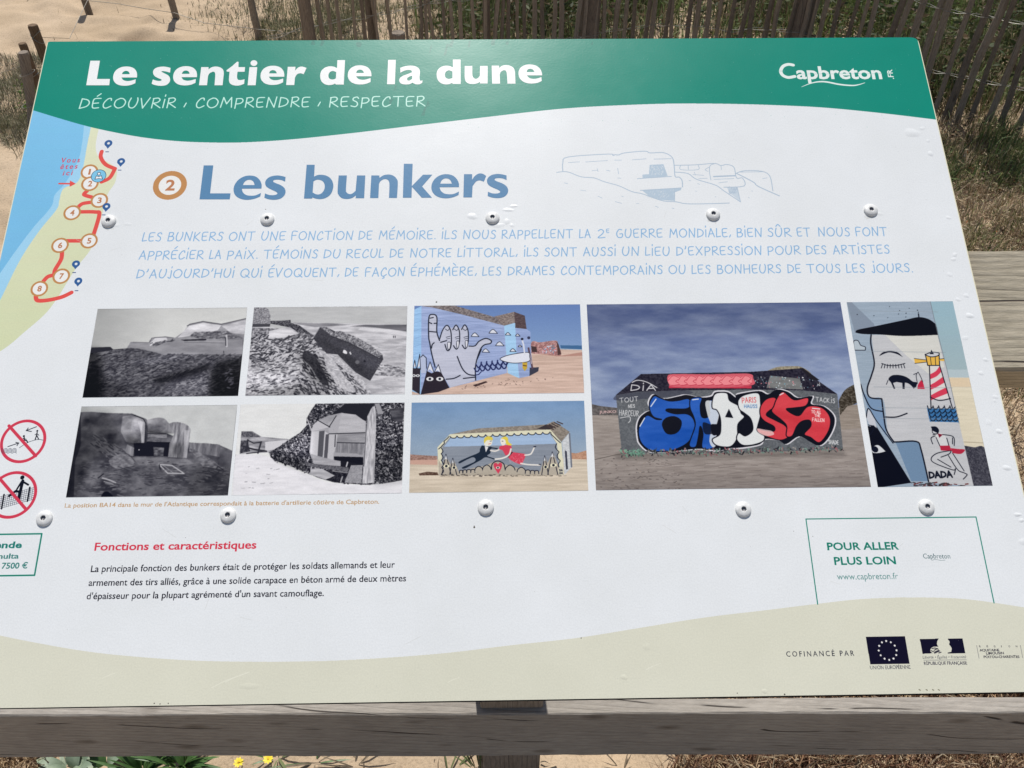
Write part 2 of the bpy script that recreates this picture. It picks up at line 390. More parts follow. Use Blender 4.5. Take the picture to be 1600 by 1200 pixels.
# ------------------------------------------------------------------ the ground
def axis_coords(a, b, st, far):
    m = list(np.arange(a, b + st / 2, st)); lo = []; hi = []; d = st
    while (lo[-1] if lo else a) > -far: d *= 1.6; lo.append((lo[-1] if lo else a) - d)
    d = st
    while (hi[-1] if hi else b) < far: d *= 1.6; hi.append((hi[-1] if hi else b) + d)
    return np.array(lo[::-1] + m + hi), len(lo), len(m)
GX, gx0, gnx = axis_coords(-3.6, 4.4, .022, 300); GY, gy0, gny = axis_coords(-.4, 7.6, .022, 300)
hgt = np.zeros((len(GY), len(GX)), np.float32)
inner = fbm(gny, gnx, 46, 46, 3, 5) * .05 + fbm(gny, gnx, 8, 11, 3, 6, .5) * .055 + fbm(gny, gnx, 3, 3, 2, 8) * .006
fp = np.zeros((gny, gnx), np.float32)                      # trampled hollows in the soft sand
yy, xx = np.mgrid[0:gny, 0:gnx]
for k in range(520):
    cx, cy = RNG.random() * gnx, RNG.random() * gny; a = RNG.normal(1.57, .7); la, lb = RNG.uniform(4, 7), RNG.uniform(2, 3.6)
    x0, x1, y0, y1 = int(max(0, cx - 14)), int(min(gnx, cx + 14)), int(max(0, cy - 14)), int(min(gny, cy + 14))
    dx = xx[y0:y1, x0:x1] - cx; dy = yy[y0:y1, x0:x1] - cy
    e = ((dx * math.cos(a) + dy * math.sin(a)) / la) ** 2 + ((-dx * math.sin(a) + dy * math.cos(a)) / lb) ** 2
    fp[y0:y1, x0:x1] += -.030 * np.exp(-e) + .008 * np.exp(-(np.sqrt(e) - 1.5) ** 2 * 4)
inner += fp - .055
ex = np.minimum(np.arange(gnx), np.arange(gnx)[::-1]) / 25.; ey = np.minimum(np.arange(gny), np.arange(gny)[::-1]) / 25.
inner *= np.clip(np.minimum(ex[None, :], ey[:, None]), 0, 1)
hgt[gy0:gy0 + gny, gx0:gx0 + gnx] = inner
def gh(x, y):
    i = np.clip(np.round((np.asarray(y) + .4) / .022).astype(int), 0, gny - 1); j = np.clip(np.round((np.asarray(x) + 3.6) / .022).astype(int), 0, gnx - 1)
    return inner[i, j]
XX, YY = np.meshgrid(GX, GY)
gv = np.stack([XX.ravel(), YY.ravel(), hgt.ravel()], 1).astype(np.float32)
ny_, nx_ = XX.shape; idx = np.arange(ny_ * nx_).reshape(ny_, nx_)
gf = np.stack([idx[:-1, :-1], idx[:-1, 1:], idx[1:, 1:], idx[1:, :-1]], -1).reshape(-1, 4)
me = bpy.data.meshes.new('sand_ground'); me.vertices.add(len(gv)); me.vertices.foreach_set('co', gv.ravel())
me.loops.add(gf.size); me.loops.foreach_set('vertex_index', gf.ravel().astype(np.int32)); me.polygons.add(len(gf))
me.polygons.foreach_set('loop_start', np.arange(0, gf.size, 4, dtype=np.int32)); me.polygons.foreach_set('loop_total', np.full(len(gf), 4, np.int32))
me.polygons.foreach_set('use_smooth', np.ones(len(gf), bool)); me.update(calc_edges=True)
sm, nt, b = nmat('sand', .95, .1); L = nt.links
tc = nt.nodes.new('ShaderNodeTexCoord')
n1 = node(nt, 'ShaderNodeTexNoise', Scale=2.2, Detail=8.0, Roughness=.6); n2 = node(nt, 'ShaderNodeTexNoise', Scale=160.0, Detail=3.0); n3 = node(nt, 'ShaderNodeTexNoise', Scale=900.0, Detail=1.0)
for n in (n1, n2, n3): L.new(tc.outputs['Object'], n.inputs['Vector'])
r1 = ramp(nt, [(.3, (.46, .35, .235)), (.7, (.57, .445, .315))]); L.new(n1.outputs[0], r1.inputs[0])
r2 = ramp(nt, [(.28, (.62, .6, .58)), (.5, (1, 1, 1)), (.8, (1.08, 1.06, 1.04))]); L.new(n2.outputs[0], r2.inputs[0])
r3 = ramp(nt, [(.3, (.75, .74, .72)), (.65, (1.05, 1.05, 1.05))]); L.new(n3.outputs[0], r3.inputs[0])
m1 = node(nt, 'ShaderNodeMix', data_type='RGBA', blend_type='MULTIPLY'); m1.inputs[0].default_value = .6; L.new(r1.outputs[0], m1.inputs[6]); L.new(r2.outputs[0], m1.inputs[7])
m2 = node(nt, 'ShaderNodeMix', data_type='RGBA', blend_type='MULTIPLY'); m2.inputs[0].default_value = .8; L.new(m1.outputs[2], m2.inputs[6]); L.new(r3.outputs[0], m2.inputs[7]); L.new(m2.outputs[2], b.inputs['Base Color'])
bp = node(nt, 'ShaderNodeBump', Strength=.5, Distance=.004); L.new(n2.outputs[0], bp.inputs['Height']); L.new(bp.outputs[0], b.inputs['Normal'])
me.materials.append(sm)
ground = bpy.data.objects.new('sand_ground', me); COL.objects.link(ground); tag(ground, kind='structure')
# ------------------------------------------------------------------ the lectern board and its print
ROOT = Vector(P0)
def on_board_matrix():
    return Matrix([[XW[i], UW[i], NW[i], P0[i]] for i in range(3)] + [[0, 0, 0, 1]])
PB = on_board_matrix()
panel = empty('information_panel', (0.0, 0.66, 0.0), 'tilted white and green trail information board with printed photographs, on wooden rails', 'information board')
def board_part(name, V, F, mats, **k):
    """V in board coordinates (u, v, height above sheet)"""
    o = mesh(name, V, F, mats, **k); return o
frame_u = PP([(74, 65), (1434, 58.3), (1672, 1080), (-156, 1109)])
uL = (frame_u[0][0] + frame_u[3][0]) / 2; uR = (frame_u[1][0] + frame_u[2][0]) / 2
vT = (frame_u[0][1] + frame_u[1][1]) / 2
# the sheet's outline as measured, with a small rounded corner
def outline():
    c = frame_u; r = .006; out = []
    rr = [.004, .009, .009, .009]
    for i in range(4):
        p = np.array(c[i]); a = np.array(c[i - 1]) - p; b = np.array(c[(i + 1) % 4]) - p
        a /= np.hypot(*a); b /= np.hypot(*b); r = rr[i]
        for t in np.linspace(0, 1, 6): out.append(tuple(p + a * r * (1 - t) ** 2 + b * r * t ** 2))
    return out
OUT = outline()[::-1]
us = [p[0] for p in OUT]; vs = [p[1] for p in OUT]
cv = Canvas(min(us) - .002, min(vs) - .002, max(us) + .002, max(vs) + .002, 4200, (224, 229, 236))
WHITE, GREEN, SEA, FOAM, BEACH, BEIGE = (224, 229, 236), (0, 138, 122), (128, 193, 234), (158, 208, 240), (216, 221, 192), (213, 214, 201)
BROWN, RED, NAVY, TEAL, INK = (190, 140, 92), (222, 88, 84), (58, 98, 156), (28, 128, 112), (28, 28, 38)
# beige foot of the sheet
foot = crv([(-200, 955), (-80, 975), (0, 993), (60, 1005), (130, 1017), (200, 1025), (300, 1032), (400, 1034), (500, 1033), (600, 1028), (700, 1020), (800, 1008), (900, 997), (1000, 981), (1100, 965), (1200, 953), (1277, 943.5), (1347, 936), (1427, 933.5), (1507, 936), (1600, 949), (1720, 970)])
cv.poly(foot + [(1760, 1140), (-240, 1160)], BEIGE)
# coast map
S = lambda *p: Z(0, 180, 3.53, *p)
beach = crv(S((548, 60), (535, 120), (528, 180), (545, 230), (600, 262), (643, 300), (635, 370), (592, 440), (560, 560), (532, 650), (500, 740), (430, 830), (380, 905), (322, 1000), (250, 1095), (130, 1200), (20, 1290), (-200, 1420)))
cv.poly(beach + [(-140, 590), (-40, 170), (120, 150)], (222, 226, 200), col2=(205, 213, 178))
foam = crv(S((502, 60), (480, 170), (455, 300), (425, 370), (350, 405), (327, 470), (312, 520), (215, 640), (110, 800), (0, 1022), (-90, 1200), (-220, 1400)))
cv.poly(foam + [(-160, 560), (-40, 170), (120, 150)], FOAM)
seal = crv(S((464, 50), (455, 140), (438, 232), (425, 262), (385, 335), (352, 385), (302, 440), (290, 490), (255, 540), (190, 612), (100, 730), (0, 872), (-100, 1020), (-240, 1240)))
cv.poly(seal + [(-170, 500), (-40, 170), (120, 140)], (130, 196, 238), col2=(118, 182, 226))


# header
hd = crv([(20, 163), (50.6, 172), (95, 185.5), (137.5, 197.5), (178, 206.5), (219, 214), (265, 219.5), (312, 222.2), (375, 222.6), (450, 218.2), (545, 208.5), (637, 197.5), (731, 186.3), (840, 173.6), (895, 168.5), (950, 165.3), (1031, 162.2), (1100, 161.8), (1162, 162.7), (1230, 165), (1294, 168.6), (1380, 177), (1462, 186.8), (1500, 191)])
cv.poly(hd + [(1500, 30), (20, 30)], GREEN)
# drips and dust on the header, near the top edge
for x, y, L_, w_ in [(700, 70, 16, 5), (706, 64, 8, 9), (735, 66, 7, 5), (771, 64, 5, 9), (793, 65, 4, 5), (664, 168, 12, 4), (670, 160, 6, 4), (612, 154, 9, 5), (619, 135, 6, 3), (560, 68, 3, 14), (505, 66, 4, 10), (490, 66, 3, 6), (926, 66, 4, 3), (674, 72, 10, 2)]:
    for k in range(3):
        cv.line([(x + random.uniform(-2, 2), y + random.uniform(-2, 2)), (x - L_ * .25 + random.uniform(-2, 2), y + L_)], w_ * random.uniform(.3, .7), (10, 120, 110))
for k in range(240):
    x, y = random.uniform(90, 1440), random.uniform(66, 200)
    cv.ell((x, y), random.uniform(.2, .5), (120, 178, 166))
# map route, numbers, pins
R_ = lambda *p: crv(S(*p), n=5)
for seg in [R_((561, 200), (556, 232), (583, 272), (634, 295, 1)), R_((634, 295, 1), (605, 345), (560, 368)), R_((480, 418), (464, 438), (505, 452)), R_((505, 480), (455, 488), (430, 508)), R_((445, 533), (525, 534), (548, 548), (515, 662)), S((455, 693), (365, 693)), R_((342, 755), (337, 795), (305, 850), (300, 872)), R_((300, 882), (265, 890), (240, 915)), R_((197, 1000), (208, 1022), (265, 1020), (340, 1003), (394, 978))]:
    cv.line(seg, 6.9, RED)
def ringnum(c, n, ro, ri, h, w):
    cv.ell(c, ro, BROWN); cv.ell(c, ri, (232, 234, 236))
    sans(cv, n, (c[0] - w / 2 - .4, c[1] + h * .47), (c[0] + w / 2 - .4, c[1] + h * .47), h, (186, 128, 92), bold=.03)
for n, x, y in [('1', 493, 312), ('2', 496, 378), ('3', 548, 470), ('4', 398, 538), ('5', 491, 693), ('6', 331, 718), ('7', 338, 888), ('8', 217, 957)]:
    c = S((x, y))[0]; ringnum(c, n, 13.6, 10.4, 8.6, 3.2 if n == '1' else 6.6)
c = S((544, 335))[0]; cv.ell(c, 11.8, (40, 60, 90)); cv.ell(c, 11.0, (128, 196, 232))
cv.ell((c[0] + .5, c[1] - 3.5), 2.9, (30, 40, 70)); cv.ell((c[0] + .5, c[1] - 3.5), 2.0, (232, 238, 244))
cv.poly([(c[0] - 5.8, c[1] + 5.2), (c[0] - 3.6, c[1] - .2), (c[0] + .3, c[1] + 1.2), (c[0] + 4.4, c[1] - .4), (c[0] + 6, c[1] + 5), (c[0] + .2, c[1] + 4)], (232, 238, 244))
cv.line([(c[0] - 5.8, c[1] + 5.2), (c[0] - 3.6, c[1] - .2), (c[0] + .3, c[1] + 1.2), (c[0] + 4.4, c[1] - .4), (c[0] + 6, c[1] + 5), (c[0] + .2, c[1] + 4), (c[0] - 5.8, c[1] + 5.2)], .9, (30, 40, 70))
for x, y in [(598, 155), (668, 255), (587, 503), (419, 820), (432, 915)]:
    (px, py) = S((x, y))[0]
    cv.poly([(px - 5.9, py + 1.5), (px + 5.6, py + 1.5), (px - 1.2, py + 8.5)], NAVY); cv.ell((px, py), 6.2, NAVY); cv.ell((px + .2, py), 2.2, (224, 229, 236))
for x, y in [(591, 202), (660, 303), (572, 550), (409, 868), (422, 968)]:
    (px, py) = S((x, y))[0]; cv.line([(px - 2.2, py), (px + 2.2, py)], 1.5, (60, 80, 130))
RT = (205, 82, 104)
for t, a, b_ in [('Vous', (333, 262), (438, 259)), ('êtes', (330, 297), (425, 294)), ('ici', (345, 332), (397, 330))]:
    sans(cv, t, S(a)[0], S(b_)[0], 7.6, RT, bold=.015, spacing=1.35, italic=.12)
cv.line(S((326, 377), (398, 378)), 3.0, RED); cv.poly(S((386, 360), (418, 378), (384, 395)), RED)
# heading row
ringnum((265.5, 289.5), '2', 26.4, 17.5, 16.3, 14.5)
# tagline and the handwritten paragraph
TG = (196, 236, 228)
for t, a, b_ in [('DÉCOUVRiR', (123.5, 169), (273.5, 168.3)), ('COMPRENDRE', (305.5, 168.3), (483, 167.2)), ('RESPECTER', (514.5, 167), (663.5, 166))]:
    hand(cv, t, a, b_, 15.4, TG, 2.2)
for a in [(289, 164), (498.5, 162.5)]: cv.line([(a[0] + 2, a[1] - 3), (a[0] - 1.5, a[1] + 3)], 2.2, TG)
PI_ = (136, 178, 220)
z2, z3, z4 = (lambda x: 200 + x / 3.81), (lambda x: 600 + x / 3.81), (lambda x: 1010 + x / 3.81)
def row(words, ya, yb, xa=222.3, xb=1386.7):
    for t, x0, x1 in words:
        f = lambda x: ya + (yb - ya) * (x - xa) / (xb - xa)
        hand(cv, t, (x0, f(x0)), (x1, f(x1)), 13.2, PI_, 1.75)
row([('LES', z2(85), z2(195)), ('BUNKERS', z2(235), z2(562)), ('ONT', z2(600), z2(752)), ('UNE', z2(793), z2(935)), ('FONCTiON', z2(972), z2(1337)), ('DE', z2(1373), z2(1452)), ('MÉMOiRE.', z2(1495), z3(304)), ('iLS', z3(345), z3(432)), ('NOUS', z3(473), z3(665)), ('RAPPELLENT', z3(702), z3(1125)), ('LA', z3(1165), z3(1230)), ('2', z3(1275), z3(1315)), ('GUERRE', z3(1385), z4(97)), ('MONDiALE,', z4(140), z4(502)), ('BiEN', z4(540), z4(690)), ('SÛR', z4(725), z4(862)), ('ET', z4(900), z4(978)), ('NOUS', z4(1027), z4(1213)), ('FONT', z4(1250), z4(1435))], 376.8, 368.3)
hand(cv, 'E', (z3(1325), 364), (z3(1342), 363.8), 6, PI_, 1.3)
row([('APPRÉCiER', z2(65), z2(445)), ('LA', z2(485), z2(552)), ('PAiX.', z2(590), z2(768)), ('TÉMOiNS', z2(808), z2(1127)), ('DU', z2(1165), z2(1262)), ('RECUL', z2(1300), z2(1520)), ('DE', z3(35), z3(115)), ('NOTRE', z3(157), z3(400)), ('LiTTORAL,', z3(440), z3(793)), ('iLS', z3(835), z3(918)), ('SONT', z3(957), z3(1148)), ('AUSSi', z3(1188), z3(1380)), ('UN', z3(1420), z3(1520)), ('LiEU', z3(1558), z4(140)), ("D'EXPRESSiON", z4(180), z4(688)), ('POUR', z4(725), z4(918)), ('DES', z4(955), z4(1073)), ('ARTiSTES', z4(1115), z4(1450))], 405.4, 396.2)
row([("D'AUjOURD'HUi", z2(50), z2(628)), ('QUi', z2(668), z2(793)), ('ÉVOQUENT,', z2(835), z2(1255)), ('DE', z2(1292), z2(1368)), ('FAÇON', z2(1412), z3(122)), ('ÉPHÉMÈRE,', z3(160), z3(550)), ('LES', z3(588), z3(697)), ('DRAMES', z3(738), z3(1015)), ('CONTEMPORAiNS', z3(1055), z4(97)), ('OU', z4(135), z4(235)), ('LES', z4(273), z4(383)), ('BONHEURS', z4(423), z4(803)), ('DE', z4(843), z4(922)), ('TOUS', z4(960), z4(1157)), ('LES', z4(1195), z4(1303)), ('jOURS.', z4(1345), z4(1585))], 434.4, 425.3)
# line drawing of the bunkers
K = lambda *p: Z(870, 225, 4.444, *p)
SK, SKF = (172, 190, 210), (178, 197, 216)
cv.poly(K((645, 145), (740, 140), (770, 222), (700, 232), (595, 235), (595, 212), (640, 210)), SKF)
cv.poly(K((590, 320), (865, 306), (862, 320), (820, 335), (818, 395), (720, 388), (640, 362)), SKF)
cv.poly(K((1180, 300), (1250, 298), (1270, 395), (1205, 345)), (196, 209, 224))
for k in range(46):
    x, y = random.uniform(650, 740), random.uniform(150, 218); cv.line(K((x, y), (x + random.uniform(-9, 9), y + random.uniform(4, 12))), .6, (214, 221, 230))
    x, y = random.uniform(620, 810), random.uniform(325, 385); cv.line(K((x, y), (x + random.uniform(2, 8), y - 10)), .5, (205, 214, 226))
    x, y = random.uniform(1190, 1245), random.uniform(305, 350); cv.line(K((x, y), (x + 8, y - 12)), .6, SK)
for p, w_ in [([(42, 190), (42, 130), (80, 90), (360, 70), (390, 80), (405, 74), (430, 76), (470, 62), (610, 50), (650, 62), (740, 60), (800, 92), (815, 150), (822, 225), (850, 230), (870, 255), (873, 298)], 1.7),
              ([(0, 197), (50, 192), (90, 198), (170, 228), (260, 236), (330, 262), (430, 290), (520, 330), (590, 345), (660, 370), (740, 395), (830, 402), (900, 415), (1040, 415), (1198, 410)], 1.6),
              ([(560, 241), (690, 232), (795, 225)], 1.5), ([(580, 322), (865, 305)], 1.5), ([(818, 330), (818, 395)], 1.3),
              ([(820, 148), (960, 145), (1095, 135), (1140, 150), (1180, 142), (1230, 162), (1248, 235), (1290, 237), (1300, 292), (1160, 300)], 1.5),
              ([(1070, 250), (1060, 190), (1065, 150), (1095, 137)], 1.2), ([(820, 195), (910, 205), (970, 245), (1100, 285), (1160, 325), (1275, 402)], 1.6), ([(1252, 300), (1275, 400)], 1.4),
              ([(860, 148), (862, 178), (980, 178), (982, 148)], 1.1), ([(912, 148), (914, 176)], 1.1), ([(1090, 226), (1240, 220)], 2.6), ([(1090, 246), (1230, 240)], 1), ([(1125, 270), (1185, 262)], 1),
              ([(1245, 203), (1310, 185), (1425, 190), (1480, 225), (1500, 325)], 1.5), ([(1250, 205), (1310, 235), (1370, 268), (1400, 295), (1545, 360)], 1.9), ([(1260, 195), (1430, 193)], 1.1), ([(1060, 160), (1030, 178), (1050, 190)], 1.1),
              ([(80, 129), (158, 124)], 1.1), ([(200, 125), (352, 115)], 1.1), ([(400, 112), (450, 112)], 1), ([(525, 110), (620, 103)], 1.1), ([(675, 105), (795, 102)], 1.2), ([(245, 185), (285, 182)], .9), ([(280, 170), (286, 192)], .9), ([(345, 182), (370, 188)], 1.2), ([(422, 168), (430, 208)], 1),
              ([(423, 236), (445, 238)], 1), ([(52, 270), (75, 275)], 1.1), ([(165, 320), (203, 326)], .9), ([(285, 362), (315, 376)], 1), ([(405, 400), (450, 412)], 1), ([(685, 432), (705, 440)], 1.1), ([(800, 445), (815, 448)], 1), ([(552, 412), (570, 413)], .8), ([(450, 362), (462, 365)], .9),
              ([(955, 195), (962, 215)], .9), ([(945, 212), (1020, 218)], 1), ([(985, 240), (1045, 238)], 1), ([(1140, 150), (1143, 178)], 1), ([(1430, 240), (1460, 235)], 1), ([(918, 253), (930, 256)], 1), ([(978, 275), (992, 280)], .9), ([(960, 326), (972, 328)], .8), ([(1100, 366), (1106, 368)], .9), ([(1352, 326), (1360, 328)], .9), ([(1330, 372), (1338, 374)], .8)]:
    cv.line(crv(K(*p), n=4), w_, SK)
# place-name mark, top right
W2 = (226, 236, 236); C_ = lambda *p: Z(1200, 80, 7.62, *p)
cv.line(crv(C_((300, 165), (240, 157), (180, 180), (152, 235), (175, 285), (240, 312), (318, 300)), n=8), 6.2, W2)
sans(cv, 'apbreton', C_((345, 327))[0], C_((1362, 327))[0], 19.5, W2, bold=.026)
for seg in [C_((120, 237), (200, 235))]: cv.line(seg, .8, (110, 175, 165))
cv.line(C_((345, 272), (1360, 268)), .6, (130, 185, 178))
wv = crv(C_((400, 425), (500, 385), (600, 364), (700, 366), (850, 395), (1000, 408), (1080, 398), (1155, 375)), n=8)
for i in range(len(wv) - 1): cv.line(wv[i:i + 2], .8 + 2.6 * math.sin(math.pi * i / (len(wv) - 1)), W2)
# ".FR" reading upwards
a0 = P(C_((1500, 330))[0]); e1 = P(C_((1490, 216))[0])
v_, t_ = sans_tris('.FR', .02); sy_ = (math.hypot(e1[0] - a0[0], e1[1] - a0[1])) / (v_[:, 0].max() - v_[:, 0].min())
for t in t_:
    q = [((a0[0] - v_[i, 1] * sy_ * .86 - cv.u0) * cv.d, (a0[1] + (v_[i, 0] - v_[:, 0].min()) * sy_ - cv.v0) * cv.d) for i in t]; cv.fill([q], W2)
# prohibition signs, lower left
Q = lambda *p: Z(0, 640, 4.444, *p); RP_ = (205, 66, 88)
for c, r in [((36.2, 689.3), 35.6), ((19.5, 773), 38)]:
    cu, cv0 = P(c); ru = P((c[0] + r, c[1]))[0] - cu; rr = ru - .0014
    pts = [((cu + rr * math.cos(a) - cv.u0) * cv.d, (cv0 + rr * math.sin(a) - cv.v0) * cv.d) for a in np.linspace(0, 2 * math.pi, 60)]
    cv.stroke(pts, .0014 * cv.d, RP_)
gk = (30, 32, 42)
for k in range(4): cv.line(crv(Q(*[(10 + i * 15, 272 + k * 9 + (4 if i % 2 else -3)) for i in range(8)]), n=4), .6, (70, 76, 90))
for p in [[(55, 257), (130, 232)], [(110, 228), (130, 232), (118, 250)], [(253, 119), (182, 146)], [(196, 128), (182, 146), (218, 152)], ]: cv.line(Q(*p), 1.3, (50, 54, 66))
cv.line(crv(Q((135, 265), (165, 245), (200, 225), (260, 208), (300, 212)), n=4), .8, (70, 76, 90))
for p, w_ in [([(258, 158), (254, 180), (244, 208)], 1.6), ([(256, 180), (268, 205)], 1.4), ([(243, 175), (256, 166), (270, 178)], 1), ([(168, 192), (168, 212), (185, 215), (192, 228)], 1.7), ([(160, 200), (182, 206)], 1.1)]: cv.line(Q(*p), w_, gk)
cv.ell(Q((259, 148))[0], 1.5, gk); cv.ell(Q((166, 184))[0], 1.6, gk)
for k in range(7): cv.line(Q((-60, 622 + k * 13.5), (234, 541 + k * 13.5)), .5, (60, 64, 80))
for k in range(21): x = -60 + k * 14.5; y = 622 - k * 4; cv.line(Q((x, y), (x - 14, y + 86)), .5, (60, 64, 80))
for x in (28, 207): cv.line(Q((x, 590 if x < 99 else 540), (x - 17, 688 if x < 99 else 636)), 2.4, gk)
cv.ell(Q((155, 471))[0], 3.3, gk)
for p, w_ in [([(158, 495), (143, 560), (130, 625)], 4.6), ([(150, 500), (118, 552)], 2.6), ([(158, 500), (196, 522)], 2.8), ([(138, 572), (110, 565), (64, 600)], 3.6)]: cv.line(Q(*p), w_, gk)
cv.line(Q((62, 112), (248, 322)), 4.6, RP_); cv.line(Q((-10, 470), (180, 692)), 4.6, RP_)
cv.line([(-75, 836), (65.3, 834), (54, 898.8), (-90, 901), (-75, 836)], 2.2, TEAL)
sans(cv, 'Amende', (-41, 856.6), (33.6, 856), 10, (40, 125, 118), bold=.03, italic=.0)
sans(cv, 'multa', (-8, 873), (29, 872.5), 8, (60, 128, 125), bold=.02)
sans(cv, '7500 €', (2, 888.6), (42.4, 888), 9.2, (50, 125, 120), bold=.02)
# printed text
sans(cv, "La position BA14 dans le mur de l'Atlantique correspondait à la batterie d'artillerie côtière de Capbreton.", (100.7, 793.2), (592.5, 787), 6.9, (190, 158, 122), bold=.014)
sans(cv, 'Fonctions et caractéristiques', (147.1, 860.2), (400.3, 857), 12.3, (208, 62, 84), bold=.02)
sans(cv, 'La principale fonction des bunkers était de protéger les soldats allemands et leur', (141.5, 893.9), (616.8, 887), 10.4, INK, bold=.007)
sans(cv, 'armement des tirs alliés, grâce à une solide carapace en béton armé de deux mètres', (138, 915.5), (634.3, 908.3), 10.4, INK, bold=.007)
sans(cv, "d'épaisseur pour la plupart agrémenté d'un savant camouflage.", (135, 936.4), (505.8, 931.3), 10.4, INK, bold=.007)
cv.line([(1277.6, 944), (1259.3, 811), (1525, 807.8), (1553.2, 942)], 1.5, TEAL)
TX = (24, 124, 108)
sans(cv, 'POUR ALLER', (1293, 859.4), (1405, 858.4), 11.6, TX, bold=.022)
sans(cv, 'PLUS LOIN', (1304, 882.4), (1400.5, 881.4), 12.0, TX, bold=.022)
sans(cv, 'www.capbreton.fr', (1308.5, 905.6), (1403.7, 904.8), 9.8, (98, 146, 146))
sans(cv, 'Capbreton', (1443, 872.6), (1485, 872.6), 7.6, (84, 112, 118))
cv.line(crv([(1456, 875.5), (1462, 874.2), (1470, 875.6), (1477, 875)], n=4), .5, (110, 130, 135))
# logos at the foot
sans(cv, 'COFINANCÉ PAR', (1229, 1026), (1335, 1024.6), 8.2, (52, 54, 66), bold=.004, spacing=1.45)
DK = (34, 32, 48)
cv.poly([(1352.9, 995.1), (1414, 994.1), (1421.2, 1037.2), (1359.8, 1038)], DK)
cu, c0 = P((1387, 1016.3)); ru = P((1401, 1016.3))[0] - cu
for k in range(12):
    a = math.radians(90 + 30 * k); st = []
    for j in range(10):
        r = .00115 if j % 2 == 0 else .0006; b2 = math.radians(90 + 36 * j)
        st.append(((cu + ru * math.cos(a) + r * math.cos(b2) - cv.u0) * cv.d, (c0 + ru * math.sin(a) + r * math.sin(b2) - cv.v0) * cv.d))
    cv.fill([st], (240, 242, 240))
sans(cv, 'UNION EUROPÉENNE', (1360, 1045.8), (1423, 1045), 5.8, (70, 72, 84))
F_ = lambda *p: Z(1340, 980, 6.154, *p)
cv.poly(crv(F_((598, 113, 1), (780, 110, 1), (766, 135), (764, 165), (778, 188, 1), (722, 190), (697, 225), (722, 250, 1), (625, 256, 1)), closed=True, n=4), DK)
cv.poly(crv(F_((868, 110, 1), (1008, 108, 1), (1037, 250, 1), (866, 253, 1), (866, 244, 1), (900, 238, 1), (905, 205), (892, 180), (880, 165), (886, 140), (868, 118, 1)), closed=True, n=4), DK)
for p in [[(715, 205), (745, 200), (775, 212)], [(705, 225), (740, 240), (780, 222)], [(735, 222), (770, 205)], [(780, 248), (803, 240)], [(740, 250), (790, 228)]]: cv.line(F_(*p), 1.1, DK)
sans(cv, 'Liberté • Égalité • Fraternité', F_((627, 302))[0], F_((1043, 299))[0], 4.4, (96, 98, 104), italic=.2)
cv.line(F_((635, 317), (1047, 314)), .5, (90, 92, 100))
sans(cv, 'RÉPUBLIQUE FRANÇAISE', F_((640, 362))[0], F_((1055, 358))[0], 4.9, (66, 66, 80), bold=.012)
cv.line(F_((1145, 175), (1168, 300)), .5, (90, 92, 100)); cv.line(F_((1565, 175), (1588, 295)), .5, (90, 92, 100))
for k, ch in enumerate('RÉGION'): x = 1170 + k * 70.5; sans(cv, ch, F_((x, 193))[0], F_((x + (5 if ch == 'I' else 16), 193))[0], 2.8, (60, 60, 70), bold=.01)
for t, x0, x1, y in [('AQUITAINE', 1175, 1365, 233), ('LIMOUSIN', 1238, 1408, 262), ('POITOU-CHARENTES', 1215, 1558, 297)]: sans(cv, t, F_((x0, y))[0], F_((x1, y - 2))[0], 3.9, (50, 50, 62), bold=.02)
for x in (1436, 1447, 1457, 1466): cv.line([(x, 1077.5), (x + 2, 1078.5)], 1.2, (110, 108, 90))
for x, y, r in [(741, 824, 1.4), (682, 472, 1.3), (741, 822, .8), (908, 997, .9), (1155, 1095, 1), (415, 327, .7), (290, 840, .5), (880, 700, .4), (28, 662, .6), (250, 1100, .9), (1240, 830, .5), (1270, 838, .5), (241, 1099, 1), (263, 1099, .9), (1226, 1085, 1.2), (1152, 1083, .8)]: cv.ell((x, y), r, (90, 88, 84))
for k in range(220):
    x, y = random.uniform(20, 1580), random.uniform(200, 1080); cv.ell((x, y), random.uniform(.2, .45), (176, 178, 180))
for k in range(26):      # hairline scratches and wiped dust
    x, y = random.uniform(60, 1540), random.uniform(240, 1070); a = random.uniform(0, 3.14); l = random.uniform(8, 34)
    cv.line([(x, y), (x + l * math.cos(a), y + l * math.sin(a) * .6)], .45, (206, 209, 212))
for (x, y, l) in [(330, 1075, 60), (352, 1066, 34), (160, 1060, 20), (1010, 1046, 22), (700, 1066, 18)]: cv.line(crv([(x, y), (x + l * .4, y - l * .2), (x + l, y - l * .42)], n=4), .9, (224, 225, 214))
for p in [(170.5, 345), (418, 342), (769.5, 340), (1114, 334.5), (1360, 328), (70, 809), (357, 804), (759, 792), (1161, 795), (1447, 791)]:   # grime round the fixings
    for k in range(5): cv.line([(p[0] + random.uniform(-9, 9), p[1] + random.uniform(8, 11)), (p[0] + random.uniform(-9, 9), p[1] + random.uniform(10, 15))], random.uniform(.8, 2), (208, 211, 214))
# yellowed rim
for a, b_ in [((1434, 58.3), (1672, 1080)), ((74, 65), (-156, 1109))]:
    cv.line([a, b_], 3.2, (226, 222, 200))
CU0, CV0, CW, CH = cv.u0, cv.v0, cv.W / cv.d, cv.H / cv.d
sheet_mat = print_mat('printed_laminate', cv.image('sheet_print'))
edge_mat = plain_mat('laminate_edge', (.5, .46, .33), (.66, .62, .48), 60, .6)
THK = .005
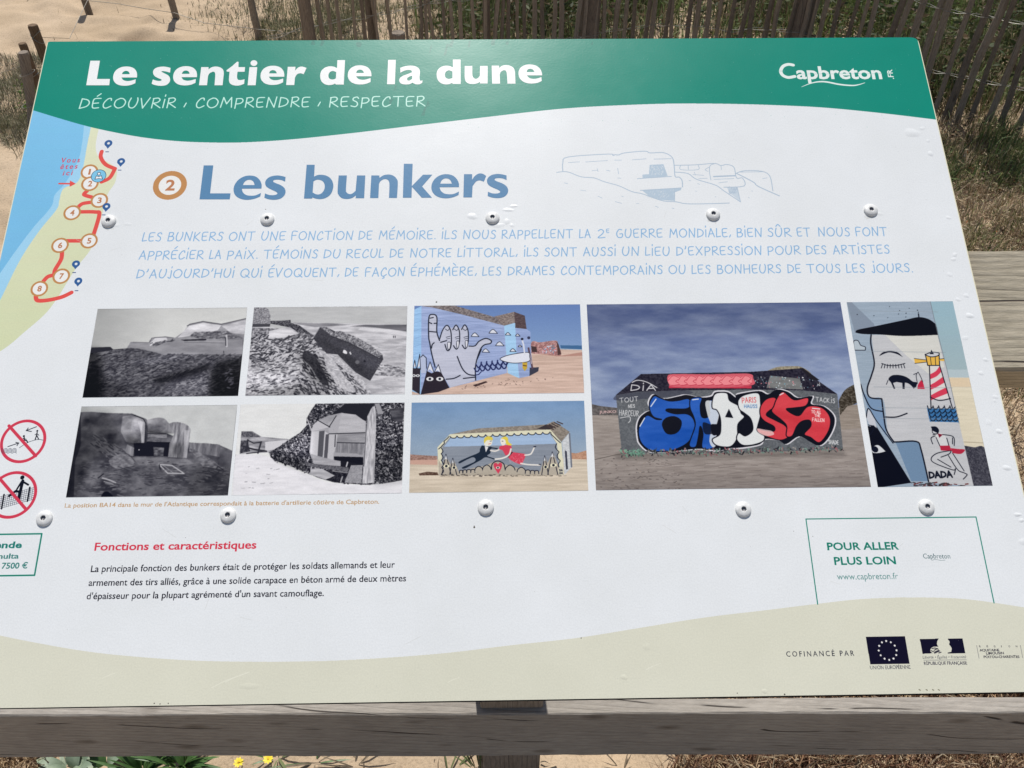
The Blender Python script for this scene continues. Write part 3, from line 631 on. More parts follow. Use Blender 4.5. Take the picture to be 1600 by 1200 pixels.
# board: face (gently uneven), rim, back
V, F = prism(OUT, -THK, 0)
board = mesh('board', V, F, [sheet_mat, edge_mat], parent=panel, mi=[1, 0] + [1] * len(OUT))
uvl = board.data.uv_layers.new(name='UVMap')
for lp in board.data.loops:
    co = board.data.vertices[lp.vertex_index].co; uvl.data[lp.index].uv = ((co.x - CU0) / CW, (co.y - CV0) / CH)
panel_inv = Matrix.Translation(-Vector(panel.location))
board.matrix_local = panel_inv @ PB
tag(board, 'white sheet with green header, coast map and French text')

# the two big titles, cut as lettering a hair above the sheet
def glyphs(name, items, mat, h=.00012):
    for conts, du in items:
        c = bpy.data.curves.new(name, 'CURVE'); c.dimensions = '2D'; c.fill_mode = 'BOTH'
        for ct in conts:
            sp = c.splines.new('POLY'); sp.points.add(len(ct) - 1); sp.use_cyclic_u = True
            for i, p in enumerate(ct): u, v = P(p); sp.points[i].co = (u + du, v, 0, 1)
        o = bpy.data.objects.new(name, c); COL.objects.link(o); dg = bpy.context.evaluated_depsgraph_get()
        m = bpy.data.meshes.new_from_object(o.evaluated_get(dg)); bpy.data.objects.remove(o); bpy.data.curves.remove(c)
        m.materials.clear(); m.materials.append(mat)
        for v in m.vertices: v.co.z = h
        o = bpy.data.objects.new(name, m); COL.objects.link(o); o.parent = board
def gl(o, *conts): return [crv(Z(*o, *c), closed=True, n=5) for c in conts]
A1, A2, A3, A4, A5 = (130, 80, 10), (280, 80, 10), (390, 80, 10), (550, 80, 10), (690, 80, 10)
gL = gl(A1, [(113, 150, 1), (262, 150, 1), (215, 435, 1), (418, 435, 1), (408, 533, 1), (48, 533, 1)])
ge = gl(A1, [(840, 412, 1), (843, 370), (833, 320), (798, 273), (740, 247), (670, 240), (600, 250), (530, 285), (485, 340), (468, 405), (477, 460), (512, 505), (570, 532), (650, 541), (740, 530), (815, 500, 1), (822, 440, 1), (745, 462), (680, 467), (625, 450), (598, 412, 1)], [(605, 360, 1), (625, 325), (662, 309), (700, 315), (720, 335), (728, 360, 1)])
gs = gl(A1, [(1365, 262, 1), (1300, 246), (1230, 242), (1150, 258), (1102, 293), (1092, 340), (1115, 388), (1170, 420), (1222, 443), (1222, 458), (1190, 466), (1140, 460), (1088, 442, 1), (1070, 510, 1), (1130, 532), (1220, 542), (1300, 528), (1350, 482), (1358, 430), (1330, 380), (1270, 347), (1225, 322), (1238, 312), (1290, 318), (1358, 336, 1)])
gn = gl(A2, [(345, 250, 1), (460, 250, 1), (457, 287, 1), (500, 256), (560, 241), (630, 250), (682, 285), (697, 340), (690, 420), (678, 533, 1), (552, 533, 1), (563, 400), (562, 348), (545, 323), (515, 325), (472, 350), (451, 388, 1), (435, 533, 1), (310, 533, 1)])
gt = gl(A2, [(905, 165, 1), (928, 168, 1), (926, 250, 1), (1030, 250, 1), (1022, 322, 1), (912, 322, 1), (904, 400), (917, 443), (960, 452), (1022, 440, 1), (1015, 510, 1), (950, 534), (880, 538), (812, 518), (780, 472), (780, 400), (788, 322, 1), (745, 320, 1), (738, 300, 1), (830, 232, 1)])
gi = gl(A2, [(1098, 250, 1), (1220, 250, 1), (1195, 533, 1), (1070, 533, 1)], [(1168 + 53 * math.cos(a), 187 + 45 * math.sin(a)) for a in np.linspace(0, 2 * math.pi, 11)[:-1]])
gr = gl(A3, [(597, 245, 1), (718, 245, 1), (712, 305, 1), (760, 256), (820, 241), (890, 262, 1), (845, 360, 1), (790, 346), (742, 362), (710, 410, 1), (698, 530, 1), (572, 530, 1)])
gd = gl(A3, [(1372, 140, 1), (1492, 140, 1), (1472, 522, 1), (1350, 522, 1), (1335, 508, 1), (1290, 525), (1228, 530), (1160, 508), (1115, 455), (1103, 380), (1120, 312), (1170, 262), (1240, 238), (1310, 241), (1366, 265, 1)], [(1354, 328, 1), (1302, 310), (1255, 328), (1232, 375), (1242, 422), (1282, 443), (1324, 438), (1348, 425, 1)])
gll = gl(A4, [(565, 136, 1), (685, 136, 1), (670, 517, 1), (548, 517, 1)])
ga = gl(A4, [(755, 260, 1), (830, 235), (920, 226), (1000, 240), (1050, 278), (1062, 330), (1056, 400), (1060, 450), (1075, 463), (1102, 456, 1), (1098, 495, 1), (1050, 518), (990, 515), (945, 492, 1), (900, 515), (830, 521), (765, 505), (738, 462), (752, 418), (800, 384), (870, 358), (938, 330, 1), (927, 303), (885, 293), (820, 305), (755, 337, 1)], [(940, 385, 1), (898, 398), (862, 425), (868, 455), (902, 458), (938, 435, 1)])
gu = gl(A5, [(362, 232, 1), (480, 232, 1), (480, 350), (490, 402), (525, 431), (567, 422), (598, 385, 1), (602, 232, 1), (720, 232, 1), (718, 505, 1), (600, 505, 1), (602, 477, 1), (560, 502), (500, 513), (430, 508), (380, 475), (362, 410), (361, 320)])
du = lambda tgt, src: P(tgt)[0] - P(src)[0]
es = (176.8, 120.5)
title_mat = print_mat('white_vinyl', colour=ink((236, 240, 245)))
glyphs('title_letter', [(gL, 0), (ge, 0), (gs, 0), (ge, du((270.5, 120.4), es)), (gn, 0), (gt, 0), (gi, 0), (ge, du((407, 120), es)), (gr, 0), (gd, 0), (ge, du((543.5, 118), es)), (gll, 0), (ga, 0), (gd, du((719.6, 93), (539.2, 94))), (gu, 0), (gn, du((769, 130.5), (311, 133.3))), (ge, du((810.3, 117), es))], title_mat)
B1, B2, B3 = (300, 245, 10), (460, 240, 10), (640, 240, 10)
bL = gl(B1, [(183, 135, 1), (333, 135, 1), (283, 572, 1), (603, 572, 1), (590, 665, 1), (118, 665, 1)])
be = gl(B1, [(1086, 497, 1), (1087, 430), (1057, 362), (1000, 312), (920, 294), (830, 303), (740, 348), (677, 420), (650, 500), (662, 575), (710, 632), (790, 665), (880, 672), (980, 655), (1067, 620, 1), (1078, 565, 1), (1000, 600), (930, 609), (850, 598), (797, 557), (780, 499, 1)], [(795, 442, 1), (820, 395), (865, 364), (920, 362), (960, 390), (978, 442, 1)])
bs = gl(B1, [(1462, 316, 1), (1390, 298), (1310, 293), (1220, 313), (1160, 360), (1143, 415), (1165, 468), (1230, 508), (1300, 540), (1333, 566), (1322, 588), (1270, 600), (1200, 595), (1142, 572, 1), (1130, 640, 1), (1200, 664), (1290, 672), (1380, 655), (1440, 607), (1462, 548), (1445, 490), (1390, 445), (1310, 412), (1270, 390), (1275, 368), (1320, 358), (1390, 362), (1455, 388, 1)])
bb = gl(B2, [(192, 175, 1), (318, 175, 1), (308, 360, 1), (360, 337), (430, 332), (510, 350), (575, 400), (607, 480), (600, 560), (562, 640), (490, 693), (410, 711), (340, 705), (280, 685, 1), (280, 703, 1), (150, 703, 1)], [(298, 435, 1), (340, 412), (390, 410), (445, 435), (473, 490), (467, 560), (430, 615), (380, 639), (330, 632), (285, 607, 1)])
bu = gl(B2, [(692, 342, 1), (820, 342, 1), (806, 560), (817, 608), (855, 632), (902, 626), (956, 583, 1), (978, 342, 1), (1108, 342, 1), (1090, 698, 1), (958, 698, 1), (960, 655, 1), (900, 695), (820, 710), (740, 695), (690, 645), (675, 580)])
bn = gl(B2, [(1202, 342, 1), (1328, 342, 1), (1330, 380, 1), (1390, 341), (1470, 327), (1545, 345), (1597, 395), (1616, 460), (1603, 693, 1), (1478, 693, 1), (1485, 500), (1475, 430), (1440, 402), (1395, 402), (1345, 432), (1322, 475, 1), (1312, 695, 1), (1182, 695, 1)])
bk = gl(B3, [(-90, 160, 1), (48, 160, 1), (35, 508, 1), (210, 330, 1), (355, 330, 1), (195, 514, 1), (350, 690, 1), (190, 690, 1), (36, 520, 1), (30, 690, 1), (-105, 690, 1)])
br = gl(B3, [(850, 322, 1), (978, 322, 1), (976, 408, 1), (1020, 350), (1078, 314), (1140, 315), (1197, 350, 1), (1160, 440, 1), (1100, 420), (1040, 437), (984, 510, 1), (975, 685, 1), (840, 685, 1)])
blue_mat = print_mat('blue_vinyl', colour=ink((92, 136, 178)))
glyphs('heading_letter', [(bL, 0), (be, 0), (bs, 0), (bb, 0), (bu, 0), (bn, 0), (bk, 0), (be, du((674, 291), (365, 295))), (br, 0), (bs, du((762, 306.5), (413, 309)))], blue_mat)
# ------------------------------------------------------------------ the seven printed photographs
def photo(corners, bgc, dens=5200):
    q = PP(corners); u0 = (q[0][0] + q[3][0]) / 2; u1 = (q[1][0] + q[2][0]) / 2; v1 = (q[0][1] + q[1][1]) / 2; v0 = (q[2][1] + q[3][1]) / 2
    return Canvas(u0, v0, u1, v1, dens, bgc)
def place(c, name, label, soft=2):
    for _ in range(soft):
        for ax in (0, 1): c.a = (np.roll(c.a, 1, ax) + c.a * 2 + np.roll(c.a, -1, ax)) / 4 if ax in (0, 1) else c.a
    V = [(c.u0, c.v0, .0001), (c.u1, c.v0, .0001), (c.u1, c.v1, .0001), (c.u0, c.v1, .0001)]
    o = mesh('photograph', V, [(0, 1, 2, 3)], print_mat(name, c.image(name)), parent=board); uv = o.data.uv_layers.new(name='UVMap')
    for i, t in enumerate([(0, 0), (1, 0), (1, 1), (0, 1)]): uv.data[i].uv = t
    tag(o, label)
def g3(v, b=8): return (v, v, v + b)
def scatter(c, T, region, n, lw, lens, cols, ang=0., spread=.6):
    """short brush marks inside a polygon given in zoom units"""
    pts = np.array([p[:2] for p in region], float); x0, y0 = pts.min(0); x1, y1 = pts.max(0); k = 0; tries = 0
    while k < n and tries < n * 6:
        tries += 1; x, y = random.uniform(x0, x1), random.uniform(y0, y1); ins = False
        for i in range(len(pts)):
            (xa, ya), (xb, yb) = pts[i - 1], pts[i]
            if (ya > y) != (yb > y) and x < (xb - xa) * (y - ya) / (yb - ya) + xa: ins = not ins
        if not ins: continue
        a = ang + random.uniform(-spread, spread); l = random.uniform(*lens)
        c.line(T((x, y), (x + l * math.cos(a), y + l * math.sin(a))), random.uniform(*lw), random.choice(cols)); k += 1

# 1: bare dune in black and white
T = lambda *p: Z(120, 470, 5.714, *p)
c = photo(T((183, 72), (1520, 62), (1442, 850), (55, 864)), g3(196)); n1, n2 = c.noise(30, 90, 5, 1), c.noise(5, 11, 3, 2)
c.a[:] = (150 + 62 * (.35 * np.linspace(1.3, .5, c.H)[:, None] + .65 * np.clip(np.linspace(0, 2.2, c.W), 0, 1)[None, :]) + 8 * (n1 - .5))[..., None] + np.array([0, 2, 4.])
far = [(100, 418), (295, 412), (330, 440), (440, 436), (480, 368), (640, 374), (652, 350), (692, 325), (790, 322), (880, 330), (950, 280), (1000, 215), (1125, 185), (1300, 208), (1400, 185), (1530, 158), (1530, 900), (20, 900)]
c.poly(T(*far), g3(132), amp=60, noi=n1)
c.poly(T((900, 330), (1000, 225), (1130, 197), (1290, 220), (1260, 262), (1150, 292), (1000, 318)), g3(196), amp=60, noi=n1)
c.poly(T((1290, 225), (1520, 170), (1500, 300), (1380, 290)), g3(170), amp=70, noi=n1)
c.poly(T((1050, 280), (1340, 270), (1500, 340), (1100, 340), (1000, 320)), g3(110), amp=90, noi=n2)
c.poly(T((660, 372), (700, 332), (800, 330), (810, 350), (720, 365), (650, 408)), g3(196), amp=40, noi=n1)
c.line(T((985, 226), (1010, 210), (1125, 186), (1290, 210), (1510, 160)), 1.6, g3(88)); c.line(T((640, 374), (500, 370)), 1, g3(110)); c.line(T((650, 372), (668, 334), (790, 322), (860, 332)), 1, g3(90))
scatter(c, T, [(650, 385), (860, 350), (820, 420), (700, 425)], 70, (.8, 2), (10, 40), [g3(70), g3(100), g3(85)], -.3)
c.poly(T((800, 368), (1480, 350), (1475, 480), (780, 478), (560, 470)), g3(142), amp=30, noi=n1)
c.poly(T((925, 348), (1155, 340), (1155, 354), (960, 360)), g3(40)); c.line(T((1155, 360), (1330, 366)), .9, g3(170)); c.line(T((960, 372), (1300, 378)), .7, g3(100))
c.line(T((1335, 310), (1338, 408)), 3, g3(190)); c.line(T((1328, 330), (1330, 400)), 1.4, g3(50)); c.line(T((1310, 450), (1312, 480)), 1.2, g3(50))
c.poly(T((280, 440), (480, 420), (620, 440), (760, 478), (1480, 480), (1480, 900), (20, 900), (60, 640)), g3(84), amp=80, noi=n2)
fore = [(120, 445), (400, 450), (650, 480), (1480, 482), (1450, 860), (60, 860)]
scatter(c, T, fore, 900, (.8, 2.0), (14, 60), [g3(v) for v in (48, 60, 74, 86, 100, 128)], -.32, .25)
scatter(c, T, [(640, 740), (1180, 560), (1230, 600), (760, 790)], 240, (1, 2.4), (14, 50), [g3(50), g3(60), g3(75)], -.4, .3)
c.shade(T((20, 900), (110, 430), (200, 440), (230, 560), (240, 900)), .38, 6); c.shade(T((20, 900), (110, 620), (500, 800), (420, 900)), .7, 7); c.poly(T((100, 470), (125, 418), (300, 412), (328, 438), (240, 455)), g3(46))
c.shade(T((1180, 900), (1200, 640), (1250, 550), (1500, 500), (1500, 900)), .45, 4); c.shade(T((1230, 900), (1230, 700), (1500, 600), (1500, 900)), .75, 4); c.shade(T((650, 700), (1180, 560), (1200, 600), (760, 740)), .62, 3); c.shade(T((420, 560), (760, 480), (1100, 480), (700, 560)), 1.25, 4); c.shade(T((760, 740), (1180, 640), (1170, 840), (800, 850)), 1.22, 5); c.shade(T((940, 215), (1520, 160), (1520, 260), (1340, 300), (960, 300)), 1.05, 3)
scatter(c, T, [(1300, 620), (1360, 600), (1400, 720), (1330, 800)], 26, (1, 2), (10, 26), [g3(80), g3(66)], -.3)
place(c, 'photo_dune_old', 'black and white photograph of a bare dune slope', 5)

# 2: toppled blockhouse in black and white
T = lambda *p: Z(370, 470, 5.714, *p)
c = photo(T((150, 58), (1522, 48), (1500, 832), (80, 850)), g3(190)); n1, n2, n3 = c.noise(14, 90, 4, 1), c.noise(6, 9, 3, 2), c.noise(3, 4, 2, 5)
c.a[:] = (182 + 14 * (n1 - .5) + 14 * np.linspace(1, 0, c.H)[:, None])[..., None] + np.array([0, 2, 6.])
c.poly(T((500, 195), (1530, 212), (1500, 880), (60, 880), (100, 500)), g3(186), amp=60, noi=n1)
c.poly(T((1010, 228), (1150, 215), (1525, 214), (1520, 275), (1250, 240), (1110, 232)), g3(98), amp=40, noi=n1)
c.poly(T((1100, 246), (1240, 245), (1520, 282), (1520, 318), (1300, 280), (1080, 262)), g3(208), amp=20, noi=n1)
c.poly(T((500, 196), (900, 205), (1040, 215), (700, 235), (560, 215)), g3(132), amp=40, noi=n1)
c.poly(T((150, 60), (255, 60), (285, 80), (300, 130), (298, 205), (140, 208)), g3(136), amp=90, noi=n3)
c.poly(T((135, 208), (300, 206), (295, 232), (135, 236)), g3(66)); c.line(T((130, 240), (330, 238)), 2.0, g3(200))
c.poly(T((300, 180), (400, 178), (480, 172), (482, 196), (560, 220), (640, 280), (700, 320), (620, 330), (480, 240), (300, 205)), g3(74), amp=110, noi=n3)
c.poly(T((120, 240), (420, 250), (640, 300), (700, 340), (740, 420), (560, 450), (130, 430)), g3(118), amp=150, noi=n2)
c.poly(T((290, 270), (420, 240), (560, 290), (420, 330), (280, 340)), g3(206), amp=40, noi=n1)
c.poly(T((110, 400), (560, 430), (780, 440), (1000, 560), (1200, 800), (1190, 880), (60, 880)), g3(180), amp=70, noi=n2)
scatter(c, T, [(110, 330), (700, 330), (800, 430), (560, 520), (100, 560)], 420, (1, 2.6), (10, 44), [g3(v) for v in (50, 62, 80, 110, 180, 200)], -.2, .7)
scatter(c, T, [(100, 560), (560, 500), (700, 640), (560, 840), (80, 840)], 260, (1, 2.4), (10, 40), [g3(v) for v in (70, 90, 120, 205)], -.15, .4)
scatter(c, T, [(600, 460), (800, 470), (960, 620), (1180, 830), (500, 840), (560, 640)], 560, (1, 2.6), (12, 52), [g3(v) for v in (46, 60, 80, 110, 170, 190)], .7, .4)
c.poly(crv(T((600, 460), (680, 480), (760, 600), (820, 740), (760, 740), (660, 590), (590, 520)), closed=True), g3(50), amp=40, noi=n3, alpha=.85)
c.poly(crv(T((790, 470), (870, 540), (950, 660), (1060, 800), (990, 810), (860, 700), (790, 560)), closed=True), g3(196), amp=50, noi=n2, alpha=.85)
c.poly(T((745, 236), (800, 238), (875, 272), (930, 275), (1060, 320), (1200, 400), (1300, 478), (1305, 525), (1190, 715), (1060, 640), (900, 480), (800, 470), (680, 335)), g3(62), amp=30, noi=n3)
c.poly(T((745, 236), (800, 235), (870, 290), (880, 272), (930, 272), (1060, 320), (1200, 400), (1300, 478), (1270, 512), (1150, 450), (1000, 372), (850, 316)), g3(126), amp=130, noi=n3)
c.line(T((850, 318), (1000, 374), (1150, 452), (1268, 516), (1304, 522)), 1.5, g3(50)); c.line(T((742, 237), (682, 334)), 1, g3(130))
c.shade(T((690, 330), (900, 470), (1190, 715), (1100, 560), (900, 400)), .78, 4); c.shade(T((820, 340), (1290, 530), (1240, 620), (860, 420)), 1.18, 4)
c.poly(T((945, 462), (952, 438), (968, 440), (985, 458), (982, 476), (962, 472)), g3(226)); c.poly(T((1003, 462), (1012, 452), (1024, 478), (1014, 482)), g3(214)); c.ell(T((1075, 548))[0], 3.2, g3(104)); c.ell(T((1140, 540))[0], 2, g3(36))
scatter(c, T, [(1260, 560), (1500, 600), (1500, 680), (1230, 660)], 90, (.8, 1.6), (10, 34), [g3(80), g3(110), g3(130)], .1, .2)
scatter(c, T, [(1000, 340), (1500, 350), (1500, 820), (1250, 820), (1320, 500)], 90, (.5, 1.2), (10, 50), [g3(160), g3(172), g3(204)], .1, .2)
for x in (1398, 1413): c.line(T((x, 315), (x, 330)), 1.2, g3(50))
c.shade(T((560, 440), (760, 520), (860, 760), (700, 760), (560, 560)), .75, 5); c.shade(T((90, 640), (540, 640), (480, 760), (80, 760)), 1.14, 5); c.shade(T((60, 860), (560, 740), (900, 860)), .8, 6)
place(c, 'photo_toppled_bunker', 'black and white photograph of a toppled bunker on the dune', 4)

# 3: blockhouse ruin, dark black and white
T = lambda *p: Z(90, 620, 5.517, *p)
c = photo(T((205, 86), (1548, 68), (1470, 850), (73, 868)), g3(200)); n1, n2, n3 = c.noise(40, 60, 5, 1), c.noise(7, 16, 3, 2), c.noise(60, 10, 4, 7)
c.a[:] = (196 + 14 * (n1 - .5) - 26 * np.clip(1 - np.linspace(0, 4, c.W), 0, 1)[None, :])[..., None] + np.array([0, 3, 6.])
c.poly(T((150, 135), (290, 130), (420, 140), (640, 145), (760, 190), (900, 300), (1140, 395), (1380, 410), (1505, 465), (1480, 880), (60, 880)), g3(84), amp=70, noi=n1)
c.poly(T((560, 170), (640, 160), (740, 195), (760, 230), (745, 410), (720, 415), (590, 390), (545, 300)), g3(122), amp=90, noi=n1)
c.poly(crv(T((690, 210), (735, 215), (752, 240), (745, 400, 1), (722, 405, 1), (715, 300)), closed=True), g3(165), amp=40, noi=n3)
c.poly(crv(T((770, 200, 1), (860, 180), (920, 190), (960, 230), (1000, 260), (1000, 318, 1), (780, 300, 1)), closed=True), g3(128), amp=90, noi=n1)
c.poly(T((940, 240), (1000, 262), (1003, 318), (950, 312)), g3(152), amp=60, noi=n3)
c.poly(crv(T((960, 232, 1), (1010, 218), (1080, 228), (1135, 262), (1142, 320), (1112, 530, 1), (955, 520, 1), (965, 400, 1), (1005, 320, 1)), closed=True), g3(138), amp=90, noi=n3)
c.poly(T((1090, 290), (1138, 290), (1112, 528), (1085, 525)), g3(170), amp=40, noi=n3)
c.poly(T((778, 305), (945, 322), (940, 356), (775, 350)), g3(124), amp=60, noi=n2); c.poly(T((775, 352), (880, 362), (880, 392), (770, 386)), g3(100), amp=50, noi=n2)
c.poly(T((655, 400), (780, 396), (965, 398), (950, 516), (660, 512)), g3(34)); c.poly(T((825, 432), (918, 440), (910, 512), (830, 508)), g3(92), amp=70, noi=n2)
c.poly(T((600, 410), (660, 440), (650, 512), (575, 500)), g3(140), amp=50, noi=n3); c.ell(T((702, 458))[0], .9, g3(230))
c.line(T((660, 160), (740, 192), (760, 230), (755, 400)), 1.3, g3(40)); c.line(T((775, 318), (948, 322)), 1.6, g3(60)); c.line(T((770, 392), (965, 396)), 1.6, g3(30))
c.poly(T((1135, 400), (1280, 400), (1400, 415), (1400, 520), (1130, 470)), g3(116), amp=60, noi=n3); c.poly(T((1400, 450), (1505, 468), (1490, 640), (1390, 600)), g3(84), amp=40, noi=n1)
c.poly(T((1130, 440), (1180, 455), (1330, 540), (1400, 600), (1440, 610), (1430, 630), (1250, 600)), g3(110), amp=60, noi=n2)
c.line(T((1250, 605), (1270, 625), (1340, 660)), 1.2, g3(54)); c.line(T((1370, 620), (1380, 600), (1430, 632)), 1.4, g3(50))
c.poly(T((640, 520), (1110, 535), (1180, 580), (950, 600), (700, 590)), g3(112), amp=50, noi=n1)
scatter(c, T, [(200, 560), (640, 540), (1100, 560), (1460, 640), (1460, 840), (90, 850)], 420, (.7, 1.6), (12, 60), [g3(v) for v in (62, 72, 96, 104, 112)], .05, .3)
scatter(c, T, [(300, 300), (560, 440), (640, 560), (470, 560), (280, 420)], 120, (.8, 2), (16, 60), [g3(v) for v in (60, 72, 110, 120)], .6, .3)
c.poly(crv(T((450, 540), (560, 490), (650, 540), (640, 600), (520, 620), (460, 590)), closed=True), g3(124), amp=60, noi=n2, alpha=.8)
c.line(T((872, 582), (985, 592), (1090, 662), (950, 660), (872, 582)), 1.5, g3(186)); c.line(T((910, 592), (995, 655)), 1, g3(150)); c.line(T((900, 630), (1040, 640)), 1, g3(120)); c.line(T((876, 585), (884, 625)), 1.6, g3(40))
for p in [[(480, 640), (600, 610), (690, 640)], [(590, 610), (660, 600)], [(520, 600), (620, 640)]]: c.line(T(*p), .9, g3(54))
c.line(T((385, 700), (440, 715), (500, 740)), 2, g3(170)); c.line(T((400, 730), (480, 755)), 1.4, g3(150)); c.line(T((350, 700), (395, 665)), 1.8, g3(40))
c.poly(crv(T((380, 870), (395, 825), (440, 820), (480, 870)), closed=True), g3(28)); c.poly(T((60, 880), (200, 130), (200, 420), (150, 560), (140, 880)), g3(40), alpha=.7)
c.shade(T((60, 880), (200, 130), (460, 150), (560, 420), (300, 540), (140, 880)), .72, 7); c.shade(T((590, 330), (700, 360), (730, 410), (600, 400)), .7, 3); c.shade(T((640, 190), (740, 215), (740, 300), (640, 300)), 1.22, 3); c.shade(T((780, 280), (960, 300), (1000, 320), (780, 320)), .7, 2); c.shade(T((1180, 600), (1500, 600), (1480, 860), (1100, 860)), .8, 7); c.shade(T((960, 400), (1090, 400), (1080, 530), (960, 520)), .8, 3)
place(c, 'photo_ruined_bunker', 'black and white photograph of a ruined bunker with a dark opening', 5)

# 4: gun position under a camouflage net
T = lambda *p: Z(360, 620, 5.517, *p)
c = photo(T((60, 66), (1503, 50), (1478, 832), (38, 848)), g3(224)); n1, n2, n3 = c.noise(12, 60, 4, 1), c.noise(5, 5, 2, 2), c.noise(40, 5, 3, 7)
c.a[:] = (222 + 8 * (n1 - .5))[..., None] + np.array([0, 2, 5.])
c.poly(T((95, 298), (190, 298), (270, 345), (500, 365), (520, 400), (340, 480), (80, 495)), g3(150), amp=90, noi=n1)
c.poly(T((300, 390), (490, 372), (440, 440), (300, 470)), g3(205)); c.poly(T((95, 300), (180, 298), (240, 335), (260, 350), (95, 345)), g3(92), amp=60, noi=n2)
c.poly(T((90, 380), (150, 375), (170, 470), (80, 490)), g3(70), amp=70, noi=n2)
for p, w_ in [([(150, 372), (140, 470)], 2.6), ([(265, 390), (238, 485)], 2.6), ([(150, 375), (200, 400), (265, 392)], 1.8), ([(110, 430), (210, 455), (310, 470)], 2.6), ([(140, 490), (300, 470)], 1.6)]: c.line(T(*p), w_, g3(52))
net = [(740, 55), (1500, 50), (1478, 720), (1340, 745), (1180, 760), (900, 740), (760, 700), (640, 650), (500, 590), (360, 545), (330, 480), (420, 430), (520, 360), (600, 310), (655, 250), (655, 190), (700, 110)]
c.poly(T(*net), g3(70), amp=120, noi=n2)
scatter(c, T, net, 2300, (.9, 2.2), (6, 18), [g3(v) for v in (30, 36, 48, 60, 130, 160, 185)], .8, 1.4)
c.poly(T((700, 270), (760, 200), (850, 160), (960, 135), (1080, 150), (1170, 210), (1160, 590), (960, 600), (720, 580), (680, 480)), g3(158), amp=26, noi=n1)
c.poly(T((990, 60), (1240, 60), (1190, 150), (1170, 212), (1060, 160), (960, 138), (860, 160), (900, 130)), g3(38))
c.poly(T((760, 200), (830, 235), (860, 262), (700, 300), (712, 245)), g3(190)); c.poly(T((840, 230), (960, 140), (930, 310), (850, 320)), g3(172)); c.poly(T((960, 140), (1080, 155), (1165, 215), (1160, 312), (925, 312)), g3(182), amp=20, noi=n1)
c.poly(T((700, 300), (765, 295), (750, 510), (690, 490)), g3(196)); c.poly(T((765, 298), (812, 292), (795, 520), (752, 510)), g3(86)); c.poly(T((812, 296), (850, 322), (835, 530), (795, 522)), g3(188)); c.poly(T((822, 325), (850, 322), (838, 530), (806, 525)), g3(84)); c.poly(T((850, 322), (925, 325), (885, 545), (836, 530)), g3(186))
c.poly(T((925, 320), (1160, 312), (1158, 398), (920, 392)), g3(150), amp=30, noi=n1); c.poly(T((920, 396), (1155, 400), (1145, 500), (900, 490)), g3(132), amp=40, noi=n3); c.poly(T((890, 480), (1090, 490), (1145, 515), (890, 512)), g3(160)); c.poly(T((890, 514), (1145, 520), (1145, 588), (895, 545)), g3(30))
for p in [[(850, 320), (925, 318), (1160, 310)], [(920, 395), (1156, 400)], [(905, 330), (900, 430)], [(850, 262), (912, 165)]]: c.line(T(*p), 1.4, g3(50))
c.poly(T((712, 510), (900, 548), (955, 560), (950, 600), (712, 572)), g3(168), amp=24, noi=n1); c.poly(T((950, 550), (1010, 560), (1140, 585), (1140, 640), (950, 610)), g3(36))
c.poly(T((1180, 170), (1215, 100), (1245, 80), (1258, 150), (1240, 740), (1135, 750), (1150, 560), (1172, 300)), g3(186), amp=70, noi=n3); c.line(T((1180, 190), (1168, 330), (1150, 600)), 1.2, g3(90))
c.poly(T((1245, 60), (1285, 60), (1320, 150), (1270, 150)), g3(150)); c.poly(T((1370, 110), (1500, 90), (1480, 230), (1400, 200)), g3(76), amp=50, noi=n1)
c.poly(T((640, 570), (1020, 610), (1010, 650), (650, 595)), g3(98), amp=40, noi=n2); c.poly(T((1040, 590), (1140, 590), (1130, 748), (985, 740)), g3(150), amp=30, noi=n2); c.poly(T((800, 630), (1020, 650), (980, 742), (880, 735), (790, 705)), g3(44), amp=40, noi=n2)
c.poly(T((690, 620), (790, 620), (900, 680), (820, 715), (690, 670)), g3(176), amp=40, noi=n1); c.line(T((880, 640), (1010, 655)), 1.2, g3(150)); c.line(T((1010, 565), (1000, 600)), 2, g3(190)); c.line(T((965, 690), (950, 735)), 2, g3(160)); c.line(T((740, 195), (858, 262)), 1.4, g3(40)); c.line(T((660, 190), (700, 290)), 1.6, g3(190))
c.poly(crv(T((30, 500, 1), (200, 498), (340, 520), (400, 570), (520, 615), (640, 660), (760, 710), (900, 745), (1180, 762), (1340, 745), (1500, 715, 1), (1500, 880, 1), (20, 880, 1)), closed=True), g3(224), amp=16, noi=n1)
scatter(c, T, [(60, 560), (400, 620), (380, 800), (60, 820)], 16, (.7, 1.4), (10, 34), [g3(150), g3(176)], -.1, .2)
c.shade(T((1250, 500), (1500, 380), (1500, 730), (1250, 750)), .75, 6); c.shade(T((360, 500), (640, 560), (660, 650), (420, 560)), .72, 4); c.shade(T((540, 380), (700, 300), (700, 520), (480, 470)), 1.3, 5)
place(c, 'photo_netted_bunker', 'black and white photograph of a bunker under camouflage netting', 3)

